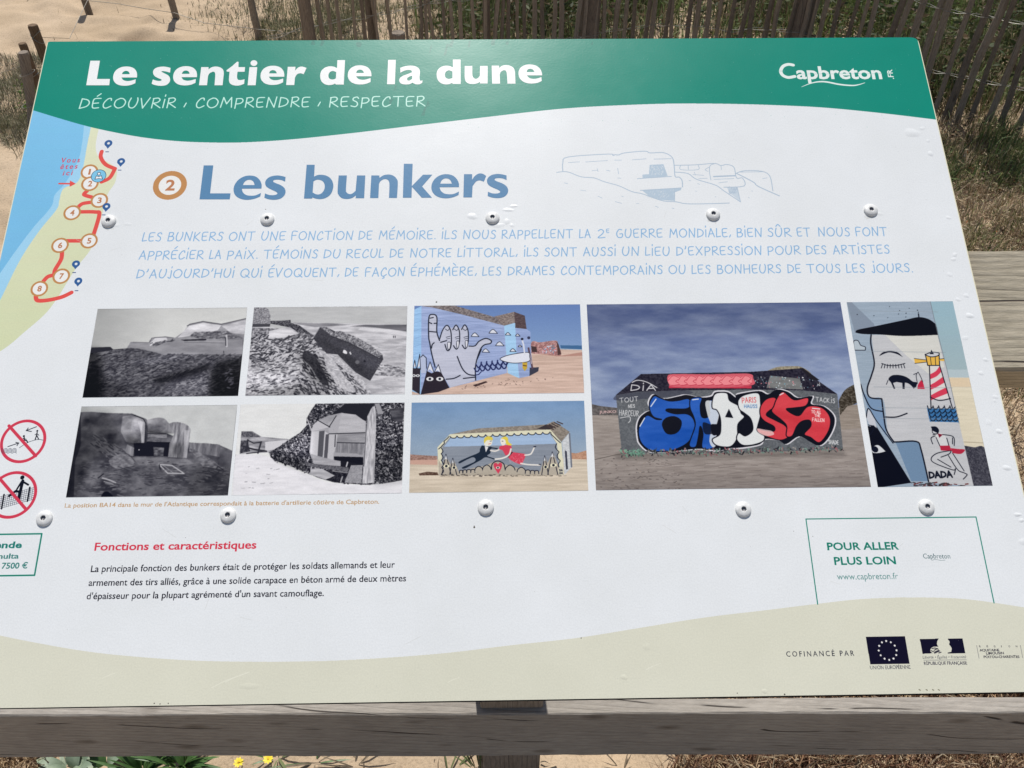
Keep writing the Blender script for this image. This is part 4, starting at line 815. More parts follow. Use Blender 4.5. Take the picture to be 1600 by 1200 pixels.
# 5: blue mural with a hand
T = lambda *p: Z(630, 465, 5.424, *p)
BK = (28, 32, 48)
c = photo(T((94, 70), (1502, 57), (1530, 808), (75, 824)), (110, 138, 190)); n1, n2, n3 = c.noise(40, 90, 4, 1), c.noise(5, 7, 3, 2), c.noise(8, 120, 3, 3)
c.poly(T((0, 0), (1600, 0), (1600, 440), (0, 440)), (94, 122, 180), col2=(128, 156, 198))
c.poly(T((0, 438), (1600, 438), (1600, 900), (0, 900)), (204, 178, 166), amp=26, noi=n3)
c.poly(T((1330, 405), (1600, 408), (1600, 448), (1340, 440)), (66, 104, 148)); c.line(T((1335, 436), (1600, 446)), 1.2, (170, 190, 210)); c.poly(T((1080, 470), (1340, 492), (1600, 450), (1600, 492), (1300, 500)), (178, 138, 128))
c.poly(crv(T((1085, 385), (1110, 370), (1160, 380), (1290, 365), (1315, 400), (1340, 480), (1300, 492), (1200, 478), (1085, 470)), closed=True), (170, 128, 128), amp=80, noi=n2)
scatter(c, T, [(1180, 420), (1280, 400), (1290, 470), (1180, 470)], 50, (.8, 1.8), (6, 16), [(190, 200, 220), (200, 120, 120), (120, 130, 150)], 0, 2)
c.poly(T((1300, 370), (1318, 400), (1340, 480), (1310, 490)), (80, 60, 58)); c.poly(T((1085, 410), (1130, 420), (1135, 465), (1090, 460)), (70, 54, 56))
c.poly(T((80, 110), (155, 74), (150, 820), (60, 790)), (150, 190, 232), amp=16, noi=n3)
c.poly(T((155, 74), (240, 82), (860, 236), (880, 640), (390, 765), (150, 820)), (152, 168, 210), amp=30, noi=n3)
for k in range(9): y = 150 + k * 66; c.line(T((155, y), (860, y * .55 + 190)), .6, (128, 146, 190)); c.line(T((85, y + 6), (152, y - 18)), .6, (126, 160, 205))
c.poly(T((155, 74), (200, 66), (440, 70), (770, 165), (860, 240), (500, 145), (240, 84)), (118, 110, 112), amp=60, noi=n2)
c.poly(T((770, 162), (940, 122), (948, 215), (855, 240)), (132, 120, 118), amp=50, noi=n2); c.poly(T((940, 122), (1030, 155), (1046, 268), (950, 258)), (84, 70, 74), amp=30, noi=n2)
c.poly(T((855, 240), (948, 216), (962, 480), (985, 685), (885, 640)), (160, 200, 236), amp=14, noi=n3); c.poly(T((950, 258), (1045, 268), (1078, 292), (1085, 480), (1100, 600), (1072, 665), (985, 682), (962, 480)), (146, 164, 208), amp=20, noi=n3)
c.poly(T((1072, 595), (1150, 590), (1145, 625), (1070, 665)), (60, 62, 78)); c.line(T((1062, 430), (1095, 600)), 3, (90, 70, 84)); c.line(T((1070, 470), (1088, 560)), 1.5, (190, 180, 190))
HG = (186, 190, 210)
hand_o = crv(T((218, 360), (218, 170), (250, 144), (285, 168), (285, 290), (308, 365), (330, 272), (372, 236), (412, 262), (440, 235), (485, 262), (515, 234), (550, 275), (552, 405), (560, 412), (608, 410), (640, 372), (700, 347), (745, 368), (735, 392), (690, 400), (660, 430), (635, 500), (620, 600), (614, 700, 1), (400, 762, 1), (330, 650), (270, 560), (240, 470), (228, 400)), closed=True, n=4)
c.poly(hand_o, HG, amp=14, noi=n3); hl = hand_o + [hand_o[0]]
c.line(crv(T((270, 590), (240, 470), (226, 390), (216, 330), (218, 170), (250, 144), (285, 168), (285, 290), (308, 365)), n=5), 1.9, BK)
for cx, w_, y0, y1 in [(372, 62, 236, 448), (448, 55, 234, 438), (522, 55, 232, 434)]:
    c.line(crv(T((cx - w_, y1 - 90 if cx > 400 else 350), (cx - w_ * .6, y0 + 40), (cx, y0), (cx + w_ * .5, y0 + 50), (cx + w_ * .58, y1 - 60), (cx + w_ * .35, y1 - 8), (cx, y1), (cx - w_ * .3, y1 - 50)) if cx < 400 else T((cx - w_ * .5, y0 + 40), (cx, y0), (cx + w_ * .5, y0 + 50), (cx + w_ * .52, y1 - 60), (cx + w_ * .1, y1), (cx - w_ * .4, y1 - 30)), n=5), 1.7, BK)
    c.poly(crv(T((cx - w_ * .1 + 10, y1 - 64), (cx + w_ * .4 + 4, y1 - 64), (cx + w_ * .38, y1 - 18), (cx + 8, y1 - 10)), closed=True), (212, 214, 226)); c.line(crv(T((cx - w_ * .1 + 10, y1 - 64), (cx + w_ * .4 + 4, y1 - 64), (cx + w_ * .38, y1 - 18), (cx + 8, y1 - 10)), closed=True), .9, BK)
    c.line(T((cx - 8, 338), (cx + 26, 328)), .9, BK); c.line(T((cx - 4, 352), (cx + 24, 346)), .8, BK); c.line(crv(T((cx - 14, 268), (cx + 6, 280), (cx + 22, 262)), n=4), .9, BK)
for p in [[(220, 212), (242, 222)], [(262, 220), (286, 218)], [(222, 288), (284, 294)], [(228, 176), (255, 170)], [(318, 380), (368, 366)], [(458, 500), (500, 600), (550, 650), (612, 660)], [(240, 430), (246, 400), (262, 384)], [(365, 692), (430, 685), (482, 660)], [(510, 686), (612, 674)], [(614, 700), (612, 590), (632, 500), (660, 430), (692, 400), (738, 390), (746, 366), (700, 347), (642, 372), (608, 410), (558, 412)], [(628, 520), (645, 480), (662, 440)]]: c.line(crv(T(*p), n=4), 1.8, BK)
for x, y, s in [(608, 318, 1), (762, 290, 1.1), (818, 395, 1.1), (700, 452, .95), (888, 310, .7), (970, 320, .6), (930, 448, .8), (990, 412, .5)]:
    cl = crv(T((x - 32 * s, y + 12 * s, 1), (x - 18 * s, y - 8 * s), (x, y - 18 * s), (x + 16 * s, y - 6 * s), (x + 34 * s, y + 14 * s, 1)), closed=True); c.poly(cl, (214, 218, 232)); c.line(cl + cl[:1], .9, BK)
for j in range(2):
    for k in range(6):
        x = 640 + k * 46 - j * 14; y = 566 + j * 34 - k * 5; c.line(crv(T((x - 24, y), (x - 6, y + 26), (x + 14, y + 18), (x + 22, y - 18)), n=4), 2.1, (36, 44, 92))
c.line(T((612, 658), (640, 652), (660, 630)), 1.6, (36, 44, 92))
wb = crv(T((820, 522), (880, 492), (980, 472), (1062, 466), (1072, 500), (1066, 540), (960, 556), (880, 548)), closed=True); c.poly(wb, (218, 222, 236)); c.line(wb + wb[:1], 1, BK)
c.poly(T((1010, 550), (1052, 550), (1050, 600), (1030, 624), (1012, 600)), (196, 164, 64)); c.line(T((1018, 575), (1044, 580)), 1.6, (90, 60, 40))
c.line(T((1005, 350), (1020, 400), (1030, 490)), 2.4, (214, 218, 232)); c.ell(T((1008, 352))[0], 2.1, BK); c.ell(T((1064, 342))[0], 2.5, (50, 56, 84))
c.poly(T((145, 500), (165, 484), (195, 510), (192, 640), (150, 640)), (176, 186, 214)); c.line(T((150, 505), (168, 486), (195, 512), (198, 600)), 1.2, BK)
c.poly(T((75, 600), (145, 600), (140, 820), (75, 780)), (48, 42, 52)); c.poly(T((148, 822), (200, 622), (240, 642), (280, 626), (320, 630), (392, 765), (300, 800)), (44, 38, 48))
for a in [(200, 628, 228, 545, 262, 640), (262, 636, 298, 568, 322, 640), (118, 600, 140, 480, 147, 610), (85, 600, 98, 530, 112, 605)]:
    c.poly(T((a[0], a[1]), (a[2], a[3]), (a[4], a[5]), ((a[0] + a[2]) / 2 + 10, a[1] - 20)), (216, 220, 234)); c.line(T((a[0], a[1]), (a[2], a[3]), (a[4], a[5])), 1, BK)
for x in (226, 310, 90, 124):
    s = 1 if x > 200 else .55; y = 690 if x > 200 else 662; c.ell(T((x, y))[0], 5.6 * s, (224, 226, 232), ry=2.9 * s + .6); c.ell(T((x, y))[0], 2.1 * s, BK)
c.poly(T((590, 742), (700, 708), (716, 718), (612, 756)), (66, 50, 50)); scatter(c, T, [(400, 780), (880, 680), (1280, 680), (1000, 740)], 40, (.5, 1.1), (5, 14), [(120, 96, 92)], 0, 1)
place(c, 'photo_hand_mural', 'colour photograph of a bunker painted with a pale hand on blue')

# 6: mural of a couple in the sky
T = lambda *p: Z(630, 615, 5.424, *p)
c = photo(T((72, 77), (1535, 60), (1567, 825), (50, 840)), (120, 150, 190)); n1, n2, n3 = c.noise(40, 90, 4, 1), c.noise(5, 7, 3, 2), c.noise(8, 120, 3, 3)
c.poly(T((0, 0), (1700, 0), (1700, 560), (0, 560)), (112, 146, 190), col2=(150, 166, 184), amp=8, noi=n1)
c.poly(T((0, 560), (1700, 545), (1700, 900), (0, 900)), (204, 192, 176), amp=24, noi=n3)
c.poly(T((50, 515), (120, 520), (290, 530), (290, 600), (50, 600)), (150, 120, 112), amp=50, noi=n2); c.poly(T((60, 565), (290, 560), (290, 605), (60, 600)), (196, 160, 146))
c.poly(crv(T((1420, 500, 1), (1470, 505), (1540, 485), (1600, 480, 1), (1600, 560, 1), (1420, 555, 1)), closed=True), (180, 140, 118), amp=30, noi=n2)
c.poly(T((130, 678), (200, 662), (290, 668), (300, 692), (140, 695)), (96, 76, 66), amp=50, noi=n2)
c.poly(T((400, 345), (640, 295), (1210, 262), (1275, 235), (1410, 325), (1340, 410), (1245, 310), (390, 350)), (138, 130, 122), amp=40, noi=n2)
c.poly(T((1130, 300), (1210, 262), (1290, 280), (1240, 306)), (60, 54, 56)); 
for k in range(5): c.line(T((1215 + k * 22, 270 - k * 8), (1270 + k * 20, 305 - k * 12)), 1.8, (72, 60, 60))
c.poly(T((1345, 408), (1412, 325), (1430, 620), (1365, 690)), (196, 200, 206), amp=30, noi=n2); c.poly(T((1368, 480), (1385, 490), (1395, 640), (1378, 645)), (60, 64, 78)); c.line(T((1408, 340), (1425, 620)), 2.4, (110, 116, 130))
c.poly(T((290, 455), (395, 345), (1245, 305), (1340, 415), (1362, 690), (300, 695)), (216, 214, 190))
c.poly(T((330, 452), (400, 365), (1235, 325), (1300, 420), (1330, 685), (325, 690)), (134, 142, 156), amp=12, noi=n3)
c.poly(T((345, 450), (410, 370), (1230, 328), (1300, 425), (820, 440)), (158, 182, 214), amp=8, noi=n3)
c.poly(T((300, 560), (330, 610), (360, 520), (400, 600), (420, 545), (470, 660), (620, 625), (700, 610), (760, 580), (800, 570), (860, 600), (1000, 640), (1160, 660), (1200, 525), (1222, 590), (1265, 495), (1310, 600), (1362, 690), (300, 695)), (176, 168, 156), amp=8, noi=n3)
top = [(395 + k * 60.5, 362 - k * 2.6) for k in range(15)]
for a, b_ in zip(top[:-1], top[1:]):
    ct = crv(T(a, ((a[0] * 3 + b_[0]) / 4, a[1] + 14), ((a[0] + b_[0] * 3) / 4, a[1] + 15), b_), n=4); c.poly(ct + T((b_[0], b_[1] - 14), (a[0], a[1] - 14)), (216, 214, 190)); c.line(ct, 1.2, BK)
for pts in ([(385, 365), (345, 405), (330, 440), (300, 470)], [(322, 460), (322, 510), (322, 565), (326, 625), (322, 685)], [(1250, 330), (1285, 375), (1332, 418)], [(1300, 425), (1320, 495), (1330, 570), (1335, 640)]):
    for a, b_ in zip(pts[:-1], pts[1:]): mx_, my_ = (a[0] + b_[0]) / 2, (a[1] + b_[1]) / 2; dx, dy = b_[0] - a[0], b_[1] - a[1]; s = 1 if pts[0][0] > 1000 else -1; c.line(crv(T(a, (mx_ - s * -dy * -.3, my_ + s * dx * -.3 + 4), b_), n=5), 1.2, BK)
for x, y, w_ in [(490, 660, 14), (522, 658, 16), (556, 656, 18), (590, 655, 18), (640, 640, 34), (708, 630, 36), (905, 635, 42), (1000, 650, 36), (1055, 662, 22), (1095, 665, 20), (1130, 665, 18)]:
    c.poly(crv(T((x - w_, y + 26, 1), (x - w_ * .8, y - 8), (x, y - w_ * .7), (x + w_ * .8, y - 8), (x + w_, y + 26, 1)), closed=True), (176, 168, 156)); c.line(crv(T((x - w_, y + 14), (x - w_ * .8, y - 8), (x, y - w_ * .7), (x + w_ * .8, y - 8), (x + w_, y + 14)), n=4), 1.2, BK)
c.line(crv(T((748, 640), (755, 595), (800, 572), (850, 595), (862, 640)), n=5), 1.4, BK)
c.poly(crv(T((805, 680, 1), (770, 625), (768, 595), (788, 588), (802, 602, 1), (818, 586), (836, 596), (832, 630)), closed=True), (204, 66, 92)); c.ell(T((802, 628))[0], 3.0, (225, 220, 210), ry=2.1); c.ell(T((802, 628))[0], 1.4, BK)
for x, y, tx, ty, w_ in [(365, 615, 362, 515, 44), (430, 628, 420, 548, 34), (1205, 622, 1198, 528, 32), (1272, 607, 1262, 495, 48)]:
    c.line(T((tx - w_ * .8, 688), (tx, ty), (tx + w_, 690)), 1.2, BK); c.poly(T((tx - w_ * .28, ty + 48), (tx, ty + 4), (tx + w_ * .28, ty + 48), (tx, ty + 36)), (216, 220, 228)); c.ell(T((x, y))[0], 4.8 * w_ / 44, (226, 222, 196), ry=2.8); c.ell(T((x, y))[0], 2.0, BK)
c.ell(T((1336, 655))[0], 4.6, (200, 196, 180), ry=7); sans(c, 'DA', T((1322, 658))[0], T((1352, 656))[0], 3, BK, bold=.05); sans(c, 'DA', T((1324, 682))[0], T((1354, 680))[0], 3, BK, bold=.05)
SU = (34, 44, 60)
c.poly(crv(T((665, 440, 1), (690, 442), (725, 450), (745, 448, 1), (752, 455), (800, 462, 1), (800, 474, 1), (745, 468), (738, 505), (712, 528), (775, 550, 1), (772, 560, 1), (700, 540), (655, 565), (590, 600), (520, 636), (500, 625), (600, 580), (612, 555), (590, 540), (540, 560), (478, 592), (475, 575), (560, 535), (640, 500), (650, 470)), closed=True, n=4), SU)
c.poly(T((690, 445), (722, 452), (700, 498)), (222, 222, 226)); c.poly(crv(T((685, 390), (700, 372), (745, 375), (755, 405), (742, 438), (700, 446), (686, 430)), closed=True), (226, 224, 214)); c.poly(crv(T((682, 410, 1), (690, 375), (720, 362), (756, 374), (756, 396, 1), (715, 394), (695, 410), (690, 425, 1)), closed=True), (216, 196, 84)); c.line(T((735, 404), (748, 402)), .8, BK); c.line(T((722, 428), (740, 424)), .8, (200, 80, 80))
c.line(crv(T((740, 482), (780, 488), (820, 470)), n=4), 2.2, (222, 218, 214))
RDc = (206, 70, 92)
c.poly(crv(T((815, 448, 1), (845, 440), (880, 436), (915, 445), (918, 490), (935, 498), (1030, 512), (1035, 530), (1005, 596), (985, 598), (920, 570), (888, 535), (905, 500), (870, 525), (840, 480), (812, 475, 1)), closed=True, n=4), RDc)
for k in range(60): x, y = random.uniform(900, 1020), random.uniform(510, 585); c.ell(T((x, y))[0], .35, (235, 190, 200))
c.line(T((888, 535), (922, 498)), 2, (50, 40, 50)); c.line(crv(T((912, 470), (895, 520), (840, 548), (780, 556)), n=5), 2.3, (226, 222, 218)); c.line(crv(T((1030, 522), (1080, 512), (1108, 460)), n=5), 2.1, (226, 222, 218)); c.line(crv(T((995, 592), (1060, 602), (1155, 606)), n=5), 2.1, (226, 222, 218)); c.line(T((1106, 452), (1122, 448)), 1.6, BK); c.line(T((1150, 600), (1164, 600)), 1.4, BK)
c.poly(crv(T((826, 385), (848, 378), (868, 400), (862, 432), (838, 440), (824, 412)), closed=True), (228, 224, 218)); c.poly(crv(T((828, 380), (860, 364), (885, 375), (892, 410), (920, 432), (905, 440), (872, 430), (866, 400), (850, 385)), closed=True), (220, 200, 84)); c.line(T((836, 404), (846, 404)), .8, BK)
scatter(c, T, [(300, 682), (1360, 690), (1360, 700), (300, 700)], 90, (.6, 1.4), (6, 24), [(90, 84, 80), (150, 140, 128)], 0, .2)
place(c, 'photo_couple_mural', 'colour photograph of a bunker painted with a flying couple')

# 7: large photograph, blue white red lettering
T = lambda *p: Z(910, 465, 3.478, *p)
c = photo(T((25, 37), (1403, 25), (1567, 1028), (72, 1048)), (104, 120, 165), 4800); n1, n2, n3, n4 = c.noise(40, 150, 5, 1), c.noise(6, 7, 3, 2), c.noise(6, 60, 3, 3), c.noise(3, 3, 1, 9)
H, W = c.H, c.W
yy_ = np.linspace(1, 0, H)[:, None] * np.ones((1, W)); s0 = np.array([100, 114, 156.]); s1 = np.array([134, 149, 182.])
c.a[:] = s0 + (s1 - s0) * np.clip(yy_ * 2, 0, 1)[..., None] + ((n1 - .45) * 40)[..., None] * np.array([1, .95, .7])
c.poly(T((0, 636), (190, 636), (1390, 600), (1700, 560), (1700, 1100), (0, 1100)), (160, 151, 146), col2=(128, 121, 119), amp=22, noi=n3)
c.poly(T((30, 575), (100, 590), (190, 600), (195, 640), (30, 640)), (96, 92, 92), amp=40, noi=n2); sans(c, 'JUNKO', T((92, 630))[0], T((185, 626))[0], 4, (200, 170, 170), bold=.03)
c.poly(crv(T((1392, 560, 1), (1430, 500), (1500, 462, 1), (1520, 560, 1), (1440, 600), (1400, 640, 1)), closed=True), (76, 70, 62), amp=60, noi=n2); c.poly(T((1400, 640), (1440, 590), (1600, 560), (1600, 700), (1400, 720)), (146, 136, 128), amp=20, noi=n3)
c.poly(crv(T((1000, 400, 1), (1060, 378), (1130, 374), (1190, 378), (1245, 420), (1180, 450), (1020, 440)), closed=True), (146, 138, 120), amp=50, noi=n2)
c.poly(T((182, 530), (318, 416), (915, 404), (1200, 410), (1262, 440), (1385, 525), (1416, 825), (800, 845), (215, 852)), (98, 102, 108), amp=24, noi=n2)
c.poly(T((182, 530), (318, 416), (915, 404), (1190, 385), (1262, 440), (1385, 525), (1200, 505), (900, 500), (560, 505), (300, 512)), (44, 42, 54), amp=30, noi=n2)
c.poly(T((1020, 425), (1180, 440), (1200, 500), (1000, 492)), (104, 106, 108), amp=60, noi=n1); c.poly(T((1180, 384), (1200, 384), (1290, 450), (1250, 450)), (40, 38, 44))
c.poly(crv(T((182, 530, 1), (300, 515), (560, 505), (560, 530), (200, 560)), closed=True), (60, 62, 78), alpha=.6)
c.poly(T((470, 480), (920, 480), (918, 494), (470, 492)), (190, 60, 80))
c.poly(crv(T((462, 430), (500, 416), (700, 418), (900, 414), (928, 440), (918, 478), (700, 490), (500, 486), (470, 470)), closed=True), (206, 96, 110))
for k, (x, w_) in enumerate([(500, 34), (548, 26), (596, 30), (640, 24), (688, 32), (738, 28), (790, 34), (842, 28), (892, 30)]):
    for j in range(2): c.poly(crv(T((x - w_, 440 + j * 14), (x - 6, 424 + j * 18), (x + w_ * .9, 436 + j * 14), (x + w_ * .7, 462 + j * 8), (x - w_ * .6, 468 + j * 6)), closed=True), (232, 138, 146))
    c.line(crv(T((x - w_, 452), (x - 8, 426), (x + w_ * .8, 440), (x + w_ * .2, 456), (x + w_ * .9, 470), (x - w_ * .5, 480)), n=4), .8, (184, 56, 76))
scatter(c, T, [(930, 430), (1240, 430), (1300, 500), (950, 490)], 70, (.5, 1.5), (1, 4), [(190, 210, 220), (120, 170, 190), (220, 140, 150), (226, 226, 230)], 0, 3)
def grow(pts, d):
    p = np.array([q[:2] for q in pts], float); ce = p.mean(0); v = p - ce; return [tuple(x) for x in (p + v / np.hypot(v[:, 0], v[:, 1])[:, None] * d)]
halo = [(298, 760), (294, 700), (310, 652), (345, 622), (372, 610), (358, 578), (368, 545), (392, 526), (440, 550), (520, 536), (565, 528), (640, 542), (700, 535), (722, 512), (790, 512), (832, 540), (842, 524), (960, 506), (1010, 525), (1058, 498), (1120, 512), (1172, 545), (1252, 535), (1245, 578), (1312, 590), (1368, 640), (1370, 700), (1335, 770), (1290, 806), (1240, 785), (1180, 755), (1110, 798), (1070, 778), (992, 770), (965, 800), (865, 818), (800, 822), (740, 834), (640, 824), (560, 830), (450, 842), (360, 838), (310, 796)]
c.poly(crv(T(*grow(halo, 5)), closed=True, n=4), (214, 214, 222)); c.poly(crv(T(*grow(halo, -3)), closed=True, n=4), (26, 26, 36))
BL, WH, RD = (42, 88, 176), (218, 222, 226), (206, 66, 76)
def letter(pts, col, out=1.6, **k): q = crv(T(*pts), closed=True, n=5); c.poly(q, col, **k); c.line(q + q[:1], out, (24, 24, 34))
letter([(352, 640), (318, 680), (304, 730), (320, 790), (370, 830), (450, 838), (530, 815), (585, 775), (612, 705), (600, 655), (565, 632), (505, 632), (458, 618), (462, 606), (510, 606), (568, 604), (592, 580), (575, 550), (520, 560), (470, 562), (420, 545), (390, 535), (366, 568), (366, 612), (388, 650), (430, 662), (400, 662)], BL, amp=20, noi=n1)
c.poly(crv(T((432, 690), (452, 655), (500, 645), (538, 670), (532, 715), (500, 742), (455, 738)), closed=True), (26, 26, 36))
letter([(590, 550), (648, 545), (640, 590), (650, 650), (690, 640), (690, 560), (740, 575), (742, 640), (724, 720), (735, 790), (700, 822), (650, 815), (655, 740), (640, 700), (630, 760), (615, 812), (580, 800), (612, 700), (605, 650), (585, 600)], BL, amp=20, noi=n1)
c.poly(crv(T((668, 572), (690, 560), (738, 577), (742, 640), (724, 720), (735, 780), (712, 815), (690, 780), (700, 700), (680, 640)), closed=True), WH, alpha=.85); c.poly(crv(T((655, 680), (700, 690), (735, 690), (720, 735), (665, 740)), closed=True), (26, 26, 36), alpha=.8)
letter([(708, 550), (728, 520), (785, 520), (800, 560), (850, 590), (862, 628), (880, 650), (845, 690), (842, 760), (812, 806), (768, 812), (722, 800), (706, 770), (745, 745), (752, 700), (748, 650), (730, 612), (705, 600)], WH)
c.poly(T((775, 650), (796, 605), (820, 655)), (26, 26, 36)); c.poly(crv(T((700, 690), (742, 700), (735, 742), (706, 745)), closed=True), (26, 26, 36))
letter([(846, 560), (880, 530), (955, 520), (968, 575), (968, 640), (950, 720), (985, 742), (985, 778), (930, 800), (870, 802), (838, 770), (850, 735), (885, 752), (925, 720), (915, 660), (880, 628), (852, 606)], WH)
c.poly(crv(T((858, 672), (905, 660), (925, 700), (895, 728), (862, 705)), closed=True), (26, 26, 36))
letter([(968, 592), (1000, 552), (1048, 545), (1058, 590), (1020, 612), (1000, 640), (1050, 668), (1105, 700), (1122, 752), (1080, 775), (1020, 762), (960, 735), (950, 712), (990, 722), (1040, 726), (1040, 700), (990, 672), (966, 640)], RD)
c.poly(crv(T((950, 712), (990, 718), (1030, 726), (1040, 745), (1000, 752), (958, 735)), closed=True), (226, 196, 196), alpha=.8)
letter([(1056, 550), (1090, 512), (1150, 556), (1225, 545), (1215, 588), (1150, 600), (1108, 606), (1140, 632), (1180, 640), (1225, 592), (1300, 598), (1345, 650), (1340, 720), (1290, 788), (1240, 760), (1205, 742), (1240, 700), (1235, 668), (1195, 672), (1165, 700), (1140, 752), (1108, 752), (1110, 700), (1085, 668), (1030, 622), (1040, 590)], RD, amp=18, noi=n1)
for p in [[(372, 592), (400, 552)], [(312, 700), (338, 655)], [(598, 556), (630, 552)], [(1072, 530), (1092, 520)], [(1250, 602), (1290, 606)]]: c.line(T(*p), 1.5, (226, 230, 236))
hk = dict(wpx=.9)
WHt = (206, 208, 212)
for t, a, b_, cap, col in [('TOUT', (205, 572), (305, 562), 7, WHt), ('NES', (250, 600), (285, 598), 5, WHt), ('HARCEUR', (200, 640), (305, 646), 8.5, WHt), ('TO ALL', (1245, 628), (1295, 632), 4.6, (236, 214, 214)), ('THE', (1262, 648), (1292, 650), 4.2, (236, 214, 214)), ('FALLEN', (1250, 672), (1315, 676), 5, (236, 214, 214)), ('PARIS', (868, 572), (945, 570), 8, (206, 70, 76)), ('HAUSS', (880, 600), (950, 600), 5, (90, 130, 180)), ('TACK.iS', (1268, 565), (1372, 574), 7, WHt), ('SHADE', (1338, 795), (1392, 798), 6, WHt)]: hand(c, t, T(a)[0], T(b_)[0], cap, col, **hk)
c.line(crv(T((270, 462), (300, 450), (350, 460), (405, 490)), n=5), 1.5, (206, 206, 212)); hand(c, 'DiA', T((262, 505))[0], T((400, 505))[0], 9, (206, 206, 212), wpx=1.6)
c.line(crv(T((205, 655), (255, 648), (260, 668), (250, 680)), n=4), 1.1, WHt); c.line(T((1278, 470), (1290, 480), (1288, 462)), .8, WHt)
scatter(c, T, [(200, 832), (1415, 812), (1415, 832), (800, 852), (215, 862)], 420, (.8, 2.2), (3, 14), [(90, 96, 92), (60, 62, 66), (120, 150, 140), (150, 100, 104), (150, 144, 140), (40, 40, 46)], 0, 2)
scatter(c, T, [(200, 830), (330, 825), (330, 855), (215, 860)], 80, (.8, 2), (3, 12), [(120, 165, 145), (96, 130, 116)], 0, 2)
scatter(c, T, [(60, 870), (480, 870), (560, 1040), (70, 1040)], 150, (.5, 1.4), (3, 16), [(104, 96, 94), (92, 86, 84), (140, 130, 124)], 0, .5)
scatter(c, T, [(300, 900), (1540, 880), (1560, 1030), (300, 1040)], 120, (.5, 1.1), (12, 90), [(134, 126, 122), (112, 104, 102)], -.05, .1)
c.line(T((60, 882), (180, 855), (215, 850)), 1.2, (96, 90, 86))
c.shade(T((0, 860), (1700, 840), (1700, 960), (0, 980)), 1.07, 9); c.shade(T((180, 850), (1420, 830), (1440, 860), (180, 880)), .82, 3); c.shade(T((0, 0), (1500, 0), (1480, 180), (0, 200)), .9, 12)
place(c, 'photo_lettered_bunker', 'large colour photograph of a bunker with blue, white and red graffiti letters')

# 8: narrow photograph, face with beret and lighthouse
T = lambda *p: Z(1310, 460, 3.872, *p)
c = photo(T((50, 47), (690, 42), (935, 1158), (238, 1165)), (150, 165, 180)); n1, n2, n3 = c.noise(30, 60, 4, 1), c.noise(5, 5, 2, 2), c.noise(5, 90, 3, 3)
BK2 = (30, 32, 44)
c.poly(T((40, 40), (1100, 40), (1100, 470), (40, 470)), (148, 180, 196), col2=(158, 178, 186)); c.poly(T((300, 455), (1000, 455), (1000, 505), (300, 500)), (176, 192, 200)); c.poly(T((300, 500), (1000, 505), (1000, 1200), (300, 1200)), (214, 206, 186), amp=10, noi=n3)
c.poly(T((300, 505), (1000, 505), (1000, 560), (300, 560)), (216, 198, 172)); c.line(T((690, 560), (830, 562)), .8, (190, 184, 170)); c.line(T((760, 893), (900, 900)), 1.2, (170, 160, 140))
c.poly(crv(T((760, 915, 1), (820, 925), (890, 940), (960, 1200, 1), (780, 1200, 1)), closed=True), (72, 72, 82), amp=40, noi=n2)
wall = [(30, 30), (556, 40), (600, 230), (660, 470), (730, 780), (820, 1170), (200, 1180)]
c.poly(T(*wall), (152, 168, 186), amp=10, noi=n3)
fc = [(198, 245), (602, 245), (600, 250), (660, 470), (735, 800), (818, 1160), (550, 1140), (505, 960), (480, 900), (345, 893), (300, 840), (272, 640), (195, 625), (174, 580), (215, 420)]
c.poly(crv(T(*[p + ((1,) if i in (0, 1, 2, 3, 4, 5, 6, 9) else ()) for i, p in enumerate(fc)]), closed=True, n=5), (190, 192, 198), amp=8, noi=n3)
c.poly(T((225, 190), (410, 370), (545, 480), (640, 440), (590, 200)), (214, 214, 208), alpha=.75, amp=8, noi=n3)
c.poly(T((50, 47), (80, 47), (215, 178), (220, 200), (100, 235)), (126, 138, 156), alpha=.8)
c.poly(crv(T((345, 893, 1), (470, 890), (500, 930), (545, 1130, 1), (440, 1130, 1)), closed=True), (112, 138, 168)); c.poly(T((150, 590), (180, 625), (262, 640), (275, 705), (290, 860), (175, 680)), (120, 146, 178))
c.poly(crv(T((105, 232, 1), (115, 215), (210, 195), (400, 155), (485, 138), (545, 150), (590, 180, 1), (605, 245, 1), (400, 252), (250, 243), (150, 240)), closed=True), (26, 26, 34)); c.line(T((484, 118), (487, 142)), 2, BK2); c.ell(T((478, 96))[0], 1.0, BK2)
F2 = lambda pts, w_=2.3: c.line(crv(T(*pts), n=5), w_, BK2)
F2([(198, 245), (196, 300), (217, 415), (200, 490), (176, 560), (178, 605), (200, 627), (262, 632, 1), (275, 740), (290, 820), (330, 885), (350, 893), (470, 890), (500, 940), (545, 1132)]); F2([(285, 742), (350, 742), (415, 720)], 2); F2([(135, 545), (160, 620), (200, 690), (265, 708)], 1.9)
c.poly(crv(T((245, 374, 1), (270, 350), (315, 342), (360, 352), (390, 380, 1), (350, 360), (300, 352)), closed=True), BK2); F2([(262, 418), (300, 430), (350, 430), (402, 418)], 1.4)
for k in range(9): x = 266 + k * 16; c.line(T((x, 424), (x - 7 + k * 1.8, 446)), 1.2, BK2)
c.poly(crv(T((302, 512), (325, 490), (370, 488), (415, 502), (450, 528), (476, 533), (470, 560, 1), (455, 570, 1), (440, 552), (420, 538), (402, 534, 1), (400, 572, 1), (388, 572, 1), (386, 536, 1), (352, 530, 1), (330, 536, 1), (344, 571, 1), (334, 571, 1), (318, 534)), closed=True, n=3), BK2); F2([(300, 520), (290, 545)], 1)
c.poly(crv(T((478, 572, 1), (482, 545), (505, 520), (522, 572, 1)), closed=True), (190, 50, 74)); F2([(482, 470), (470, 490), (478, 540)], 1); F2([(482, 470), (498, 500), (510, 530)], 1); F2([(455, 485), (470, 478)], 1)
